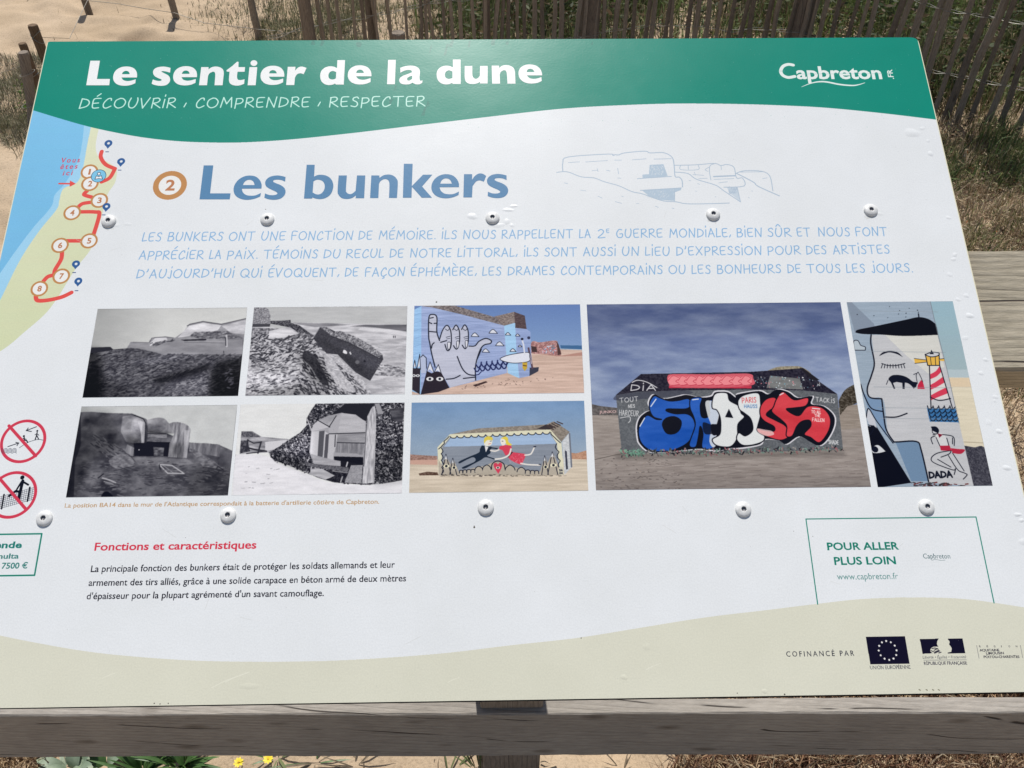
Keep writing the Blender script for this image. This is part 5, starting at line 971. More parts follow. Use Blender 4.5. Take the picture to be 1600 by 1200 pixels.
cl = crv(T((92, 285), (118, 280), (135, 308), (162, 318), (162, 338, 1), (98, 338, 1)), closed=True); c.poly(cl, (176, 188, 200)); c.line(cl + cl[:1], 1.2, BK2)
c.poly(T((550, 432), (612, 430), (675, 635), (560, 632)), (214, 210, 210))
for y in (455, 520, 585): c.poly(crv(T((556, y + 28, 1), (590, y + 8), (612 + (y - 455) * .3, y - 22, 1), (622 + (y - 455) * .33, y + 12, 1), (595, y + 40), (556, y + 58, 1)), closed=True), (206, 66, 88))
for p in [[(550, 432), (560, 690)], [(612, 430), (690, 690)]]: F2(p, 1.6)
F2([(555, 622), (610, 642), (678, 630)], 1.6)
c.poly(T((525, 372), (608, 368), (612, 430), (540, 430)), (222, 178, 82)); F2([(525, 362), (540, 430)], 1.5); F2([(608, 355), (612, 430)], 1.5); F2([(540, 430), (612, 430)], 1.5); F2([(555, 375), (562, 428)], .9); F2([(585, 375), (588, 428)], .9)
c.poly(crv(T((524, 365), (565, 348), (608, 355), (606, 370), (560, 380)), closed=True), (200, 202, 208)); F2([(524, 365), (565, 350), (608, 356), (600, 372), (560, 378), (524, 366)], 1.4); c.poly(T((552, 362), (562, 335), (578, 362)), BK2)
c.poly(T((458, 388), (530, 396), (532, 410), (462, 418)), (222, 178, 82)); F2([(458, 388), (530, 397)], .9); F2([(532, 410), (462, 418)], .9); c.poly(T((610, 392), (640, 388), (640, 404), (612, 402)), (222, 178, 82)); F2([(610, 392), (640, 388)], .9)
c.poly(crv(T((535, 685, 1), (560, 690), (640, 690), (708, 692, 1), (728, 775, 1), (640, 772), (552, 770, 1)), closed=True), (62, 112, 164))
for r_ in range(4):
    for k in range(5): x = 538 + r_ * 6 + k * 34; y = 690 + r_ * 24; F2([(x, y - 16), (x + 6, y), (x + 20, y + 4), (x + 33, y - 10)], 1.5)
c.poly(crv(T((572, 845, 1), (605, 838), (640, 850), (668, 912, 1), (612, 918, 1)), closed=True), (206, 208, 212))
for p in [[(572, 850), (600, 842)], [(630, 848), (695, 862), (700, 915)], [(570, 905), (560, 870), (585, 856)], [(590, 865), (615, 920)], [(655, 870), (668, 915)], [(680, 945), (600, 960), (562, 990), (580, 1020), (690, 1062), (708, 1055), (700, 1090)], [(620, 985), (670, 965), (682, 945)], [(600, 998), (680, 1045)], [(665, 975), (720, 1060), (760, 1080), (778, 1092), (755, 1118)], [(690, 960), (760, 1068)], [(690, 868), (690, 905)]]: F2(p, 1.3)
c.poly(crv(T((558, 800, 1), (590, 800), (608, 820), (604, 842, 1), (570, 825, 1)), closed=True), BK2); F2([(566, 812), (570, 838), (590, 845)], 1); c.poly(T((600, 842), (632, 848), (610, 868)), (120, 30, 50)); c.poly(T((612, 915), (672, 915), (685, 945), (620, 945)), (176, 48, 70)); c.poly(crv(T((680, 930, 1), (720, 935), (765, 940), (740, 965), (690, 960, 1)), closed=True), (176, 48, 70))
hand(c, 'DADA', T((552, 1112))[0], T((690, 1106))[0], 9.5, BK2, wpx=2.6, gap=.12)
c.poly(T((160, 800), (225, 790), (440, 1140), (240, 1170)), (28, 28, 36)); c.poly(T((168, 740), (182, 690), (222, 762), (232, 810), (210, 790), (190, 800)), (190, 194, 204)); F2([(168, 745), (182, 690), (230, 765), (330, 900)], 1.6)
c.poly(crv(T((205, 925, 1), (240, 912), (285, 950, 1), (240, 960), (205, 955)), closed=True), (206, 210, 216)); c.ell(T((222, 938))[0], 5, BK2); F2([(180, 790), (215, 800), (205, 830), (190, 850)], 1.2)
for y in (100, 345, 560, 685, 750): c.line(T((120 + (y - 100) * .2, y), (600 + (y - 100) * .2, y + 6)), .6, (140, 150, 160))
scatter(c, T, [(440, 1135), (820, 1150), (820, 1165), (440, 1160)], 60, (1, 2.2), (5, 20), [(60, 56, 60), (110, 60, 60)], 0, .3); scatter(c, T, [(60, 60), (540, 60), (560, 130), (100, 150)], 10, (.8, 1.4), (2, 4), [BK2], 0, 3)
c.line(T((556, 44), (575, 130), (600, 235), (660, 470), (730, 780)), .9, (120, 126, 134))
place(c, 'photo_lighthouse_mural', 'narrow colour photograph of a painted face with beret and lighthouse')
# ------------------------------------------------------------------ screws, blisters
wp = plain_mat('white_painted_steel', (.62, .62, .6), (.8, .8, .78), 300, .38, .5); sk = plain_mat('grey_steel', (.10, .10, .11), (.28, .28, .29), 500, .5, .5, .6)
def screw_mesh():
    n = 28; prof = [(.0074, .0), (.0076, .0008), (.0072, .0016), (.0062, .0023), (.0048, .0028), (.0036, .00305), (.0029, .0031)]
    V = []; F = []; mi = []
    for r, z in prof:
        for k in range(n): a = 2 * math.pi * k / n; V.append((r * math.cos(a), r * math.sin(a), z))
    for i in range(len(prof) - 1):
        for k in range(n): F.append((i * n + k, i * n + (k + 1) % n, (i + 1) * n + (k + 1) % n, (i + 1) * n + k)); mi.append(0)
    def hx(a, r): a = (a % (math.pi / 3)) - math.pi / 6; return r * math.cos(math.pi / 6) / math.cos(a)
    o = len(V); 
    for z, rr in ((.0030, .0026), (.0015, .0024)):
        for k in range(n): a = 2 * math.pi * k / n; r = hx(a, rr); V.append((r * math.cos(a), r * math.sin(a), z))
    b = (len(prof) - 1) * n
    for k in range(n): F.append((b + k, b + (k + 1) % n, o + (k + 1) % n, o + k)); mi.append(0)
    for k in range(n): F.append((o + k, o + (k + 1) % n, o + n + (k + 1) % n, o + n + k)); mi.append(1)
    F.append(tuple(o + n + k for k in range(n))); mi.append(1)
    return V, F, mi
V, F, mi = screw_mesh()
s0 = None
for k, p in enumerate([(170.5, 345), (418, 342), (769.5, 340), (1114, 334.5), (1360, 328), (70, 809), (357, 804), (759, 792), (1161, 795), (1447, 791)]):
    if s0 is None: o = s0 = mesh('screw', V, F, [wp, sk], parent=board, smooth=True, mi=mi)
    else: o = s0.copy(); COL.objects.link(o); o.parent = board
    u, v = P(p); o.location = (u, v - .0008, 0); o.rotation_euler = (0, 0, random.uniform(0, 3)); s = random.uniform(.97, 1.03); o.scale = (s, s, 1)
V = []; F = []
def dome(p, rx, ry, h):
    h = min(h, .0016) * .32; rx *= 1.1; ry *= 1.1
    u, v = P(p); n = 14; rx /= 1500; ry /= 1450; o = len(V); prof = [(1, 0), (.86, .16), (.66, .5), (.4, .83), (.16, .97)]
    ph = random.uniform(0, 6)
    for r, z in prof:
        for k in range(n): a = 2 * math.pi * k / n; w = 1 + .14 * math.sin(2 * a + ph) + .07 * math.sin(3 * a + ph); V.append((u + rx * r * w * math.cos(a), v + ry * r * w * math.sin(a), h * z + .00002))
    V.append((u, v, h + .00002))
    for i in range(4):
        for k in range(n): F.append((o + i * n + k, o + i * n + (k + 1) % n, o + (i + 1) * n + (k + 1) % n, o + (i + 1) * n + k))
    for k in range(n): F.append((o + 4 * n + k, o + 4 * n + (k + 1) % n, o + 5 * n))
for a in [((1425, 207.5), 12, 9, .0022), ((1441, 200.5), 5, 3, .0007), ((1454, 240), 5, 4.5, .0014), ((1450, 220), 3, 3, .0006), ((1482, 340), 4, 3, .0008), ((1492, 398), 4, 3.5, .001), ((1490, 405), 5, 3, .0008), ((1484, 429), 4, 4, .0007), ((1510, 462), 5, 3, .0009), ((1497, 468), 4, 3, .0008), ((1515, 493), 6, 4.5, .0018), ((1508, 528), 5, 4, .0006), ((1540, 562), 4, 3, .0009), ((1533, 583), 5, 3, .0009), ((1555, 620), 5, 3, .0008), ((1554, 626), 3, 2.5, .0006), ((1561, 674), 5, 3.5, .0013), ((1573, 731), 6, 4, .0014), ((1545, 660), 5, 5, .0005), ((1590, 804), 5, 3, .0014), ((1596, 813), 4, 3, .0012), ((1598, 846), 6, 4, .001),
          ((738, 338), 9, 5, .0012), ((794, 328), 10, 3, .0009), ((803, 322), 6, 2.5, .0008), ((792, 346), 4, 6, .0008), ((778, 352), 12, 3.5, .0006), ((800, 352), 4, 3, .0006), ((182, 352), 6, 3, .0006), ((200, 350), 7, 3, .0004), ((975, 1058), 5, 3, .0006), ((1375, 334), 5, 3, .0006), ((1010, 1010), 6, 4, .0004), ((390, 1072), 12, 4, .0004), ((1195, 1080), 4, 2.5, .0006)]: dome(*a)
bl = mesh('blistering', V, F, sheet_mat, parent=board, smooth=True); tag(bl, kind='stuff')
uvl = bl.data.uv_layers.new(name='UVMap')
for lp in bl.data.loops:
    co = bl.data.vertices[lp.vertex_index].co; uvl.data[lp.index].uv = ((co.x - CU0) / CW, (co.y - CV0) / CH)
q = [P((-150, 1108)), P((1668, 1080))]  # added dark strip: stands in for the shadow line along the board's lower edge
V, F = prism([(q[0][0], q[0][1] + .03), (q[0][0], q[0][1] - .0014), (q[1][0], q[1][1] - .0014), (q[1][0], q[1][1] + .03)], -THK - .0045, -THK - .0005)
mesh('edge_shadow_strip', V, F, plain_mat('edge_shadow_black', (.012, .012, .012), (.025, .025, .025), 80, .8, .2), parent=board)

# ------------------------------------------------------------------ wooden rails and posts carrying the board
rail_top = wood_mat('weathered_pine', (.29, .265, .235), (.42, .39, .35), crack=(.05, .042, .036), crackamt=1.0, rot=.06, lines=.35)
beam_mat = wood_mat('silvered_pine', (.30, .265, .20), (.46, .41, .32), crack=(.07, .055, .045), scale=1.0, crackamt=1.0, bump=.0015, rot=.010, lines=.45)
post_mat = wood_mat('grey_post_wood', (.20, .165, .13), (.34, .29, .24), axis=2)
steel = plain_mat('dark_bolt_steel', (.02, .018, .016), (.05, .045, .04), 200, .6, .3, .5)
def plank(name, L, D, Hh, mat, parent, M, seg=60, bev=.003, wav=.0008):
    """box along local x with softened edges and slight wear"""
    sec = [(-D / 2 + bev, -Hh / 2), (D / 2 - bev, -Hh / 2), (D / 2, -Hh / 2 + bev), (D / 2, Hh / 2 - bev), (D / 2 - bev, Hh / 2), (-D / 2 + bev, Hh / 2), (-D / 2, Hh / 2 - bev), (-D / 2, -Hh / 2 + bev)]
    V = []; F = []; n = 8
    for i in range(seg + 1):
        x = -L / 2 + L * i / seg
        for k, (a, b) in enumerate(sec):
            j = wav * (math.sin(x * 9 + k) * .5 + random.uniform(-.5, .5)); V.append((x, a + j, b + j * (1 if k > 3 else .4)))
    for i in range(seg):
        for k in range(n): F.append((i * n + k, (i + 1) * n + k, (i + 1) * n + (k + 1) % n, i * n + (k + 1) % n))
    F.append(tuple(range(n))); F.append(tuple(range((seg + 1) * n - 1, seg * n - 1, -1)))
    o = mesh(name, V, F, mat, parent=parent); o.matrix_local = panel_inv @ M; return o
def atY(p, Yv, nrm=(0, 1, 0), pt=None):
    d = CM @ ray(p); n = np.array(nrm); q = np.array(pt if pt is not None else (0, Yv, 0)); t = (n @ (q - CPOS)) / (n @ d); return CPOS + t * d
ZR = .35
a = np.array(G((0, 1118), ZR) + (ZR,)); b_ = np.array(G((1600, 1113.5), ZR) + (ZR,)); dr = (b_ - a) / np.linalg.norm(b_ - a); fn = np.array([dr[1], -dr[0], 0])
low = atY((800, 1181), 0, fn, a)[2]; RH = ZR - low; RD_ = .0255
mid = a + dr * (np.array([0, 0, 0]) - a)[0] ; ctr = mid - fn * (RD_ / 2) + np.array([0.1, 0, -RH / 2]); ctr[1] = (a[1] + (b_[1] - a[1]) * ((0.1 - a[0]) / (b_[0] - a[0]))) - fn[1] * RD_ / 2
ang = math.atan2(dr[1], dr[0])
rail = plank('front_rail', 2.6, RD_, RH, rail_top, panel, Matrix.Translation(Vector(ctr)) @ Matrix.Rotation(ang, 4, 'Z'), seg=90, bev=.0022, wav=.0010)
tag(rail, 'grey weathered rail under the lower edge of the board')
ri = (rail.matrix_local.inverted() @ panel_inv)
for p in [(799, 1131), (797, 1175)]:
    q = atY(p, 0, fn, a); V, F = tube([(0, .004, 0), (0, -.002, 0), (0, -.0025, 0)], .0052, 12)
    o = mesh('bolt', V, F, steel, parent=rail); o.location = ri @ Vector(q)
# centre post, cut to the slope of the board
yb = ctr[1] + RD_ / 2 + .003
pl, pr_ = atY((755.5, 1191), yb), atY((842, 1191), yb)
bz = lambda y: P0[2] + (y - P0[1]) * math.tan(TILT) - (THK + .001) / math.cos(TILT)
# sloping support beam behind the board
OFF = -(THK + .0025)
def Pd(p, off):
    d = CM @ ray(p); q0 = P0 + NW * off; t = (NW @ (q0 - CPOS)) / (NW @ d); q = CPOS + t * d - P0; return float(q @ XW), float(q @ UW)
vt = Pd((1580, 389.5), OFF)[1]; vb = Pd((1580, 579), OFF)[1]
q0 = P0 + UW * vb; d = CM @ ray((1580, 607)); t = (UW @ (q0 - CPOS)) / (UW @ d); BT = OFF - float((CPOS + t * d - P0) @ NW)
Mb = PB @ Matrix.Translation((.25, (vt + vb) / 2, OFF - BT / 2))
beam = plank('support_beam', 2.1, vt - vb, BT, beam_mat, panel, Mb, seg=90, bev=.0025, wav=.0012); tag(beam, 'broad pale grey sloping beam behind the board')
ylo = P0[1] + vb * math.cos(TILT)
pd_ = min(.095, ylo - yb - .01)
def post(name, x0, x1, y0, y1, ztf):
    V = [(x, y, z) for z in (-.3, None) for x, y in ((x0, y0), (x1, y0), (x1, y1), (x0, y1))] ; V = [(x, y, (ztf(y) if z is None else z)) for x, y, z in V]
    F = [(0, 3, 2, 1), (4, 5, 6, 7)] + [(i, (i + 1) % 4, 4 + (i + 1) % 4, 4 + i) for i in range(4)]
    me_ = mesh(name, [Vector(v) - Vector(panel.location) for v in V], F, post_mat, parent=panel)
    bm = bmesh.new(); bm.from_mesh(me_.data); bmesh.ops.bevel(bm, geom=list(bm.edges), offset=.003, segments=2, affect='EDGES', profile=.5); bm.to_mesh(me_.data); bm.free(); return me_
post('post', float(pl[0]), float(pr_[0]), float(yb), float(yb + pd_), bz)
yp = ylo + .06; post('post', -.05, .05, yp, yp + .1, lambda y: P0[2] + (y - P0[1]) * math.tan(TILT) - (BT + .02) / math.cos(TILT))
print('RAIL', RH, ctr, 'BEAM', vt - vb, BT, 'post', pl, pr_, pd_)

# ------------------------------------------------------------------ chestnut paling fence
stakew = wood_mat('chestnut_paling', (.23, .19, .145), (.42, .35, .28), axis=2, scale=1.3)
stakew2 = wood_mat('dark_chestnut_paling', (.15, .122, .096), (.29, .24, .19), axis=2, scale=1.3)
wirem = plain_mat('galvanised_wire', (.2, .19, .17), (.36, .35, .31), 80, .5, .5, .6)
PATH = [(-.86, 3.18), (-.42, 3.38), (-.04, 3.56), (.30, 3.78), (.60, 3.90), (1.0, 3.88), (1.37, 3.76), (1.77, 3.42), (2.11, 3.21), (2.6, 2.9), (3.2, 2.55)]
PTH = np.array(crv(PATH, n=12)); seglen = np.hypot(*np.diff(PTH, axis=0).T); CUM = np.concatenate([[0], np.cumsum(seglen)])
def along(s): return np.array([np.interp(s, CUM, PTH[:, 0]), np.interp(s, CUM, PTH[:, 1])])
fence = empty('paling_fence', (float(PTH[0, 0]), float(PTH[0, 1]), 0), 'long dark brown fence of split wooden stakes wired together behind the board', 'fence')
fi = Matrix.Translation(-fence.location)
variants = []
for k in range(8):
    n = 5; V = []; F = []; sec = [(random.uniform(.8, 1.15) * .0125 * math.cos(a), random.uniform(.7, 1.1) * .0085 * math.sin(a)) for a in np.linspace(0, 2 * math.pi, n + 1)[:-1]]
    bx = 0; by = 0
    for i in range(8):
        z = i / 7 * 1.12; w = (1.08 - .14 * i / 7) * random.uniform(.84, 1.16) if i < 7 else .25
        if i: bx += random.uniform(-.009, .009); by += random.uniform(-.004, .004)
        for (x, y) in sec: V.append((x * w + bx, y * w + by, z))
    for i in range(7):
        for j in range(n): F.append((i * n + j, i * n + (j + 1) % n, (i + 1) * n + (j + 1) % n, (i + 1) * n + j))
    F.append(tuple(range(7 * n, 8 * n)))
    me = bpy.data.meshes.new('stake'); me.from_pydata(V, [], F); me.materials.append(stakew if k % 3 else stakew2); variants.append(me)
s = .13; total = CUM[-1]; cnt = 0
while s < total:
    p = along(s); q = along(min(s + .01, total)); an = math.atan2(q[1] - p[1], q[0] - p[0])
    o = bpy.data.objects.new('stake', random.choice(variants)); COL.objects.link(o); o.parent = fence
    z0 = float(gh(p[0], p[1])) - .03; lean = random.gauss(0, .035)
    sc = random.uniform(.8, 1.2) * (1.05 if s > 2.7 else .62 if s < 1.1 else .9)
    o.matrix_local = fi @ Matrix.Translation((p[0], p[1], z0)) @ Matrix.Rotation(an, 4, 'Z') @ Matrix.Rotation(lean, 4, 'Y') @ Matrix.Rotation(random.uniform(-.03, .03), 4, 'X') @ Matrix.Diagonal((sc, random.uniform(.8, 1.3), random.uniform(.9, 1.05), 1))
    s += random.uniform(.034, .050) if s < 1.0 else random.uniform(.038, .062) if s < 2.5 else random.uniform(.045, .068); cnt += 1
for z in (.20, .44, .86):
    V = []; F = []
    for sgn in (1, -1):
        pts = []; ss = 0
        while ss < total: 
            p = along(ss); q = along(min(ss + .01, total)); t = (q - p) / (np.hypot(*(q - p)) + 1e-9); w = sgn * .013 * math.sin(ss / .055 * math.pi / 2)
            pts.append((p[0] - t[1] * w, p[1] + t[0] * w, z + .012 * math.sin(ss * 3.1) + sgn * .003 * math.cos(ss / .055 * math.pi / 2) + float(gh(p[0], p[1])) * .4)); ss += .028
        v, f = tube(pts, .0011, 4); o_ = len(V); V += [Vector(x) - fence.location for x in v]; F += [tuple(i + o_ for i in x) for x in f]
    mesh('wire', V, F, wirem, parent=fence)
def round_post(name, x, y, r, h, parent, mat, lean=(0, 0), seg=12):
    b = Vector((x, y, float(gh(x, y)) - .06)); V, F = tube([b, b + Vector((lean[0] * .5 * h, lean[1] * .5 * h, h * .5)), b + Vector((lean[0] * h, lean[1] * h, h + .055)), b + Vector((lean[0] * h, lean[1] * h, h + .06))], r, seg)
    for i in range(seg * 3, seg * 4):
        c_ = b + Vector((lean[0] * h, lean[1] * h, h + .06)); V[i] = c_ + (V[i] - c_) * .9
    V = [Vector(v) + Vector((random.uniform(-1, 1), random.uniform(-1, 1), 0)) * r * .06 for v in V]
    return mesh(name, [v - parent.location for v in V], F, mat, parent=parent)
for px_, dy, r, h in [(497, -.03, .020, 1.0), (577, .05, .018, .9), (625, -.06, .027, .40), (763, .05, .016, 1.1), (922, .06, .05, 1.3), (1262, .06, .052, 1.3)]:
    best = min(range(len(PTH)), key=lambda i: abs((lambda d: 800 + FOC * d[0] / -d[2])(CM.T @ (np.array([PTH[i, 0], PTH[i, 1], .3]) - CPOS)) - px_))
    round_post('post', float(PTH[best, 0]), float(PTH[best, 1]) + dy, r, h, fence, post_mat if r < .03 and r > .025 else stakew2)

# ------------------------------------------------------------------ low post-and-wire fence on the left
lowf = empty('post_and_wire_fence', G((60, 190)) + (0,), 'row of short brown posts with slack wire standing in the sand on the left', 'fence')
brownp = wood_mat('brown_post_wood', (.13, .085, .05), (.27, .19, .125), axis=2)
for p, r, h, m_, ln in [((137, 13), .019, .36, stakew2, (0, 0)), ((275, 25), .018, .36, stakew, (-.02, 0)), ((403, 48), .018, .36, stakew, (-.02, 0)), ((488, 62), .016, .3, stakew, (0, 0))][:3]:
    x, y = G(p); round_post('post', x, y, r, h, lowf, m_, ln)
tA = G((50.5, 39), .34); round_post('post', tA[0], tA[1], .0195, .34 - float(gh(*tA)), lowf, brownp)
tB = G((34.5, 67.5), .33); round_post('post', tB[0], tB[1], .0155, .33 - float(gh(*tB)), lowf, brownp)
x0, y0 = G((50, 215)); x1, y1 = G((42, 88), .31); round_post('post', x0, y0, .020, .30, lowf, post_mat, ((x1 - x0) / .31, (y1 - y0) / .31 * .9))
ties = []
V = []; F = []
def addt(pts, r, n=4):
    v, f = tube(pts, r, n); o_ = len(V); V.extend([Vector(x) - lowf.location for x in v]); F.extend([tuple(i + o_ for i in x) for x in f])
def ring3(x, y, z, r, tilt): addt([(x + r * math.cos(a), y + r * math.sin(a), z + tilt * math.cos(a)) for a in np.linspace(0, 2 * math.pi, 16)], .0014)
ring3(tA[0], tA[1], .30, .0215, .016); ring3(tA[0], tA[1], .285, .0215, -.02); ring3(x0 + (x1 - x0) * .8, y0 + (y1 - y0) * .75, .25, .030, .008); ring3(x0 + (x1 - x0) * .4, y0 + (y1 - y0) * .4, .13, .030, .006); ring3(tB[0], tB[1], .2, .018, .01)
addt([G(p, z) + (z,) for p, z in [((130, 0), .05), ((185, 6), .03), ((230, 14), .03), ((272, 20), .05), ((320, 36), .02), ((380, 43), .03), ((404, 46), .05), ((440, 49), .02)]], .0016)
addt([(tA[0], tA[1], .29), ((tA[0] * .5 + G((130, 0), .2)[0] * .5), (tA[1] * .5 + G((130, 0), .2)[1] * .5), .15), G((137, 0), .2) + (.2,)], .0012)
addt([(tB[0], tB[1], .25), (tB[0] - .4, tB[1] + .05, .12), (tB[0] - .9, tB[1] + .1, .2)], .0012)
mesh('wire', V, F, wirem, parent=lowf)

# ------------------------------------------------------------------ vegetation
lm = leaf_mat('grass_blades'); lm2 = leaf_mat('scrub_leaves', .6, .3)
def pal(cols, n): c = np.array(cols)[RNG.integers(0, len(cols), n)]; return np.clip(c * RNG.uniform(.7, 1.3, (n, 1)), 0, 1)
def build(name, V, F, C, mat):
    me = bpy.data.meshes.new(name); me.vertices.add(len(V)); me.vertices.foreach_set('co', V.astype(np.float32).ravel())
    k = F.shape[1]; me.loops.add(F.size); me.loops.foreach_set('vertex_index', F.astype(np.int32).ravel()); me.polygons.add(len(F))
    me.polygons.foreach_set('loop_start', np.arange(0, F.size, k, dtype=np.int32)); me.polygons.foreach_set('loop_total', np.full(len(F), k, np.int32)); me.update(calc_edges=True)
    at = me.color_attributes.new('Col', 'FLOAT_COLOR', 'POINT'); cc = np.ones((len(V), 4), np.float32); cc[:, :3] = C; at.data.foreach_set('color', cc.ravel())
    me.materials.append(mat); o = bpy.data.objects.new(name, me); COL.objects.link(o); return o
def blades(x, y, z, h, w, lean, cols, spread=1.0):
    """bent tapering blades: 3 triangles each"""
    n = len(x); az = RNG.uniform(0, 2 * math.pi, n); ln = np.abs(RNG.normal(0, lean, n)); d = np.stack([np.cos(az), np.sin(az)], 1)
    sd = np.stack([-np.sin(az + RNG.normal(0, .6, n)), np.cos(az)], 1); hh = h * RNG.uniform(.5, 1.2, n); ww = w * RNG.uniform(.6, 1.3, n)
    s1, c1 = np.sin(ln * .5), np.cos(ln * .5); s2, c2 = np.sin(np.minimum(ln * 1.5, 2.0)), np.cos(np.minimum(ln * 1.5, 2.0))
    b = np.stack([x, y, z], 1); m = b + np.concatenate([d * (hh * .5 * s1)[:, None], (hh * .5 * c1)[:, None]], 1)
    t = m + np.concatenate([d * (hh * .5 * s2)[:, None], (hh * .5 * c2)[:, None]], 1); t[:, 2] = np.maximum(t[:, 2], z + .002)
    o = np.concatenate([sd * ww[:, None] * .5, np.zeros((n, 1))], 1)
    V = np.stack([b - o, b + o, m - o * .8, m + o * .8, t], 1).reshape(-1, 3)
    i = np.arange(n)[:, None] * 5; F = np.concatenate([i + [0, 1, 3], i + [0, 3, 2], i + [2, 3, 4]], 1).reshape(-1, 3)
    return V, F, np.repeat(pal(cols, n), 5, 0)
def leaves(x, y, z, s, cols, droop=.5):
    n = len(x); a = RNG.normal(0, 1, (n, 3)); a[:, 2] *= droop; a /= np.linalg.norm(a, axis=1)[:, None]; b = np.cross(a, RNG.normal(0, 1, (n, 3))); b /= np.linalg.norm(b, axis=1)[:, None]
    p = np.stack([x, y, z], 1); s = (s * RNG.uniform(.5, 1.3, n))[:, None]
    V = np.stack([p - a * s, p + b * s * .35, p + a * s, p - b * s * .35], 1).reshape(-1, 3); i = np.arange(n)[:, None] * 4
    return V, np.concatenate([i + [0, 1, 2], i + [0, 2, 3]], 1).reshape(-1, 3), np.repeat(pal(cols, n), 4, 0)
def join(parts):
    V = []; F = []; C = []; o = 0
    for v, f, c in parts: V.append(v); F.append(f + o); C.append(c); o += len(v)
    return np.concatenate(V), np.concatenate(F), np.concatenate(C)
def clumped(n, x0, x1, y0, y1, nc, sp, keep=None):
    cx = RNG.uniform(x0, x1, nc); cy = RNG.uniform(y0, y1, nc); k = RNG.integers(0, nc, n)
    x = cx[k] + RNG.normal(0, sp, n); y = cy[k] + RNG.normal(0, sp, n); m = np.ones(n, bool) if keep is None else keep(x, y); return x[m], y[m]
DRY = [(.46, .36, .22), (.38, .28, .18), (.54, .44, .29), (.28, .19, .12), (.2, .13, .09), (.42, .32, .23), (.6, .5, .35)]
OLV = [(.20, .21, .08), (.16, .18, .065), (.26, .25, .12), (.12, .15, .05)]
GRN = [(.09, .15, .045), (.12, .19, .06), (.16, .23, .09), (.08, .11, .04)]
front = lambda x, y: y < np.interp(x, PTH[:, 0], PTH[:, 1], left=3.1, right=2.6) + .02
behind = lambda x, y: y > np.interp(x, PTH[:, 0], PTH[:, 1], left=3.1, right=2.6) + .04
# dry grass on the right, from under the board up to the fence
rt = lambda x, y: front(x, y) & (x > np.interp(y, [.3, .55, .8, 1.2, 2.5, 3.6], [.26, .30, .28, .2, .0, -.2]) + .03 * np.sin(y * 40)) & (x < 3.2)
parts = []
x, y = clumped(60000, .1, 3.1, .5, 3.6, 500, .09, rt); parts.append(blades(x, y, gh(x, y) - .004, .075, .0032, 1.1, DRY))
x, y = clumped(50000, .1, 3.1, .5, 3.6, 900, .08, rt); parts.append(blades(x, y, gh(x, y) + RNG.uniform(0, .012, len(x)), .05, .003, 2.2, DRY + [(.10, .07, .05), (.2, .15, .1)]))
x, y = clumped(18000, .9, 3.0, 1.6, 3.6, 90, .06, rt); parts.append(blades(x, y, gh(x, y), .085, .003, .8, OLV + DRY[:2]))
x, y = clumped(3500, 1.7, 2.6, 2.7, 3.3, 12, .06, rt); parts.append(blades(x, y, gh(x, y), .12, .0035, .7, GRN + OLV))
x, y = clumped(16000, 1.2, 3.0, 2.6, 3.7, 200, .10, lambda x, y: (y < np.interp(x, PTH[:, 0], PTH[:, 1]) + .35) & (x > 1.2)); parts.append(blades(x, y, gh(x, y), .06, .003, 1.3, DRY + OLV))
x, y = clumped(16000, 1.2, 3.0, 1.6, 3.5, 160, .08, rt); parts.append(leaves(x, y, gh(x, y) + RNG.uniform(.01, .06, len(x)), .007, DRY + OLV + [(.30, .12, .05)]))
x, y = clumped(26000, .28, 1.2, .5, 1.1, 160, .05, rt); parts.append(blades(x, y, gh(x, y), .06, .0028, 1.4, [(.40, .26, .15), (.26, .15, .085), (.50, .36, .22), (.17, .085, .05), (.12, .06, .04)]))
tag(build('dry_grass', *join(parts), lm), 'dry brown and olive grass on the right of the board', kind='stuff')
# weedy ground behind the fence
parts = []
bk = lambda x, y: behind(x, y) & (x > -.35 + (y - 3.5) * -.1)
x, y = clumped(90000, -.3, 4.6, 3.3, 8.0, 260, .16, bk); hz = RNG.uniform(0, .34, len(x)) * (.5 + .5 * np.sin(x * 5 + y * 3) ** 2); parts.append(leaves(x, y, gh(x, y) + hz, .019, [(.08, .105, .035), (.06, .085, .03), (.11, .13, .055), (.14, .105, .06), (.17, .12, .075), (.05, .065, .025)]))
x, y = clumped(46000, -.3, 4.6, 3.4, 8.0, 300, .13, bk); parts.append(blades(x, y, gh(x, y), .22, .006, .7, [(.12, .17, .055), (.19, .23, .09), (.09, .11, .045), (.26, .21, .13), (.16, .12, .07)]))
x, y = clumped(16000, 1.6, 4.6, 4.2, 8.0, 60, .2, bk); parts.append(blades(x, y, gh(x, y), .3, .006, .6, [(.13, .19, .05), (.17, .21, .07)]))
x, y = clumped(12000, -.2, .8, 4.6, 6.4, 26, .14, bk); parts.append(blades(x, y, gh(x, y), .26, .007, .6, [(.12, .18, .05), (.10, .15, .04)]))
tag(build('green_scrub', *join(parts), lm2), 'low green and brown scrub growing behind the paling fence', kind='stuff')
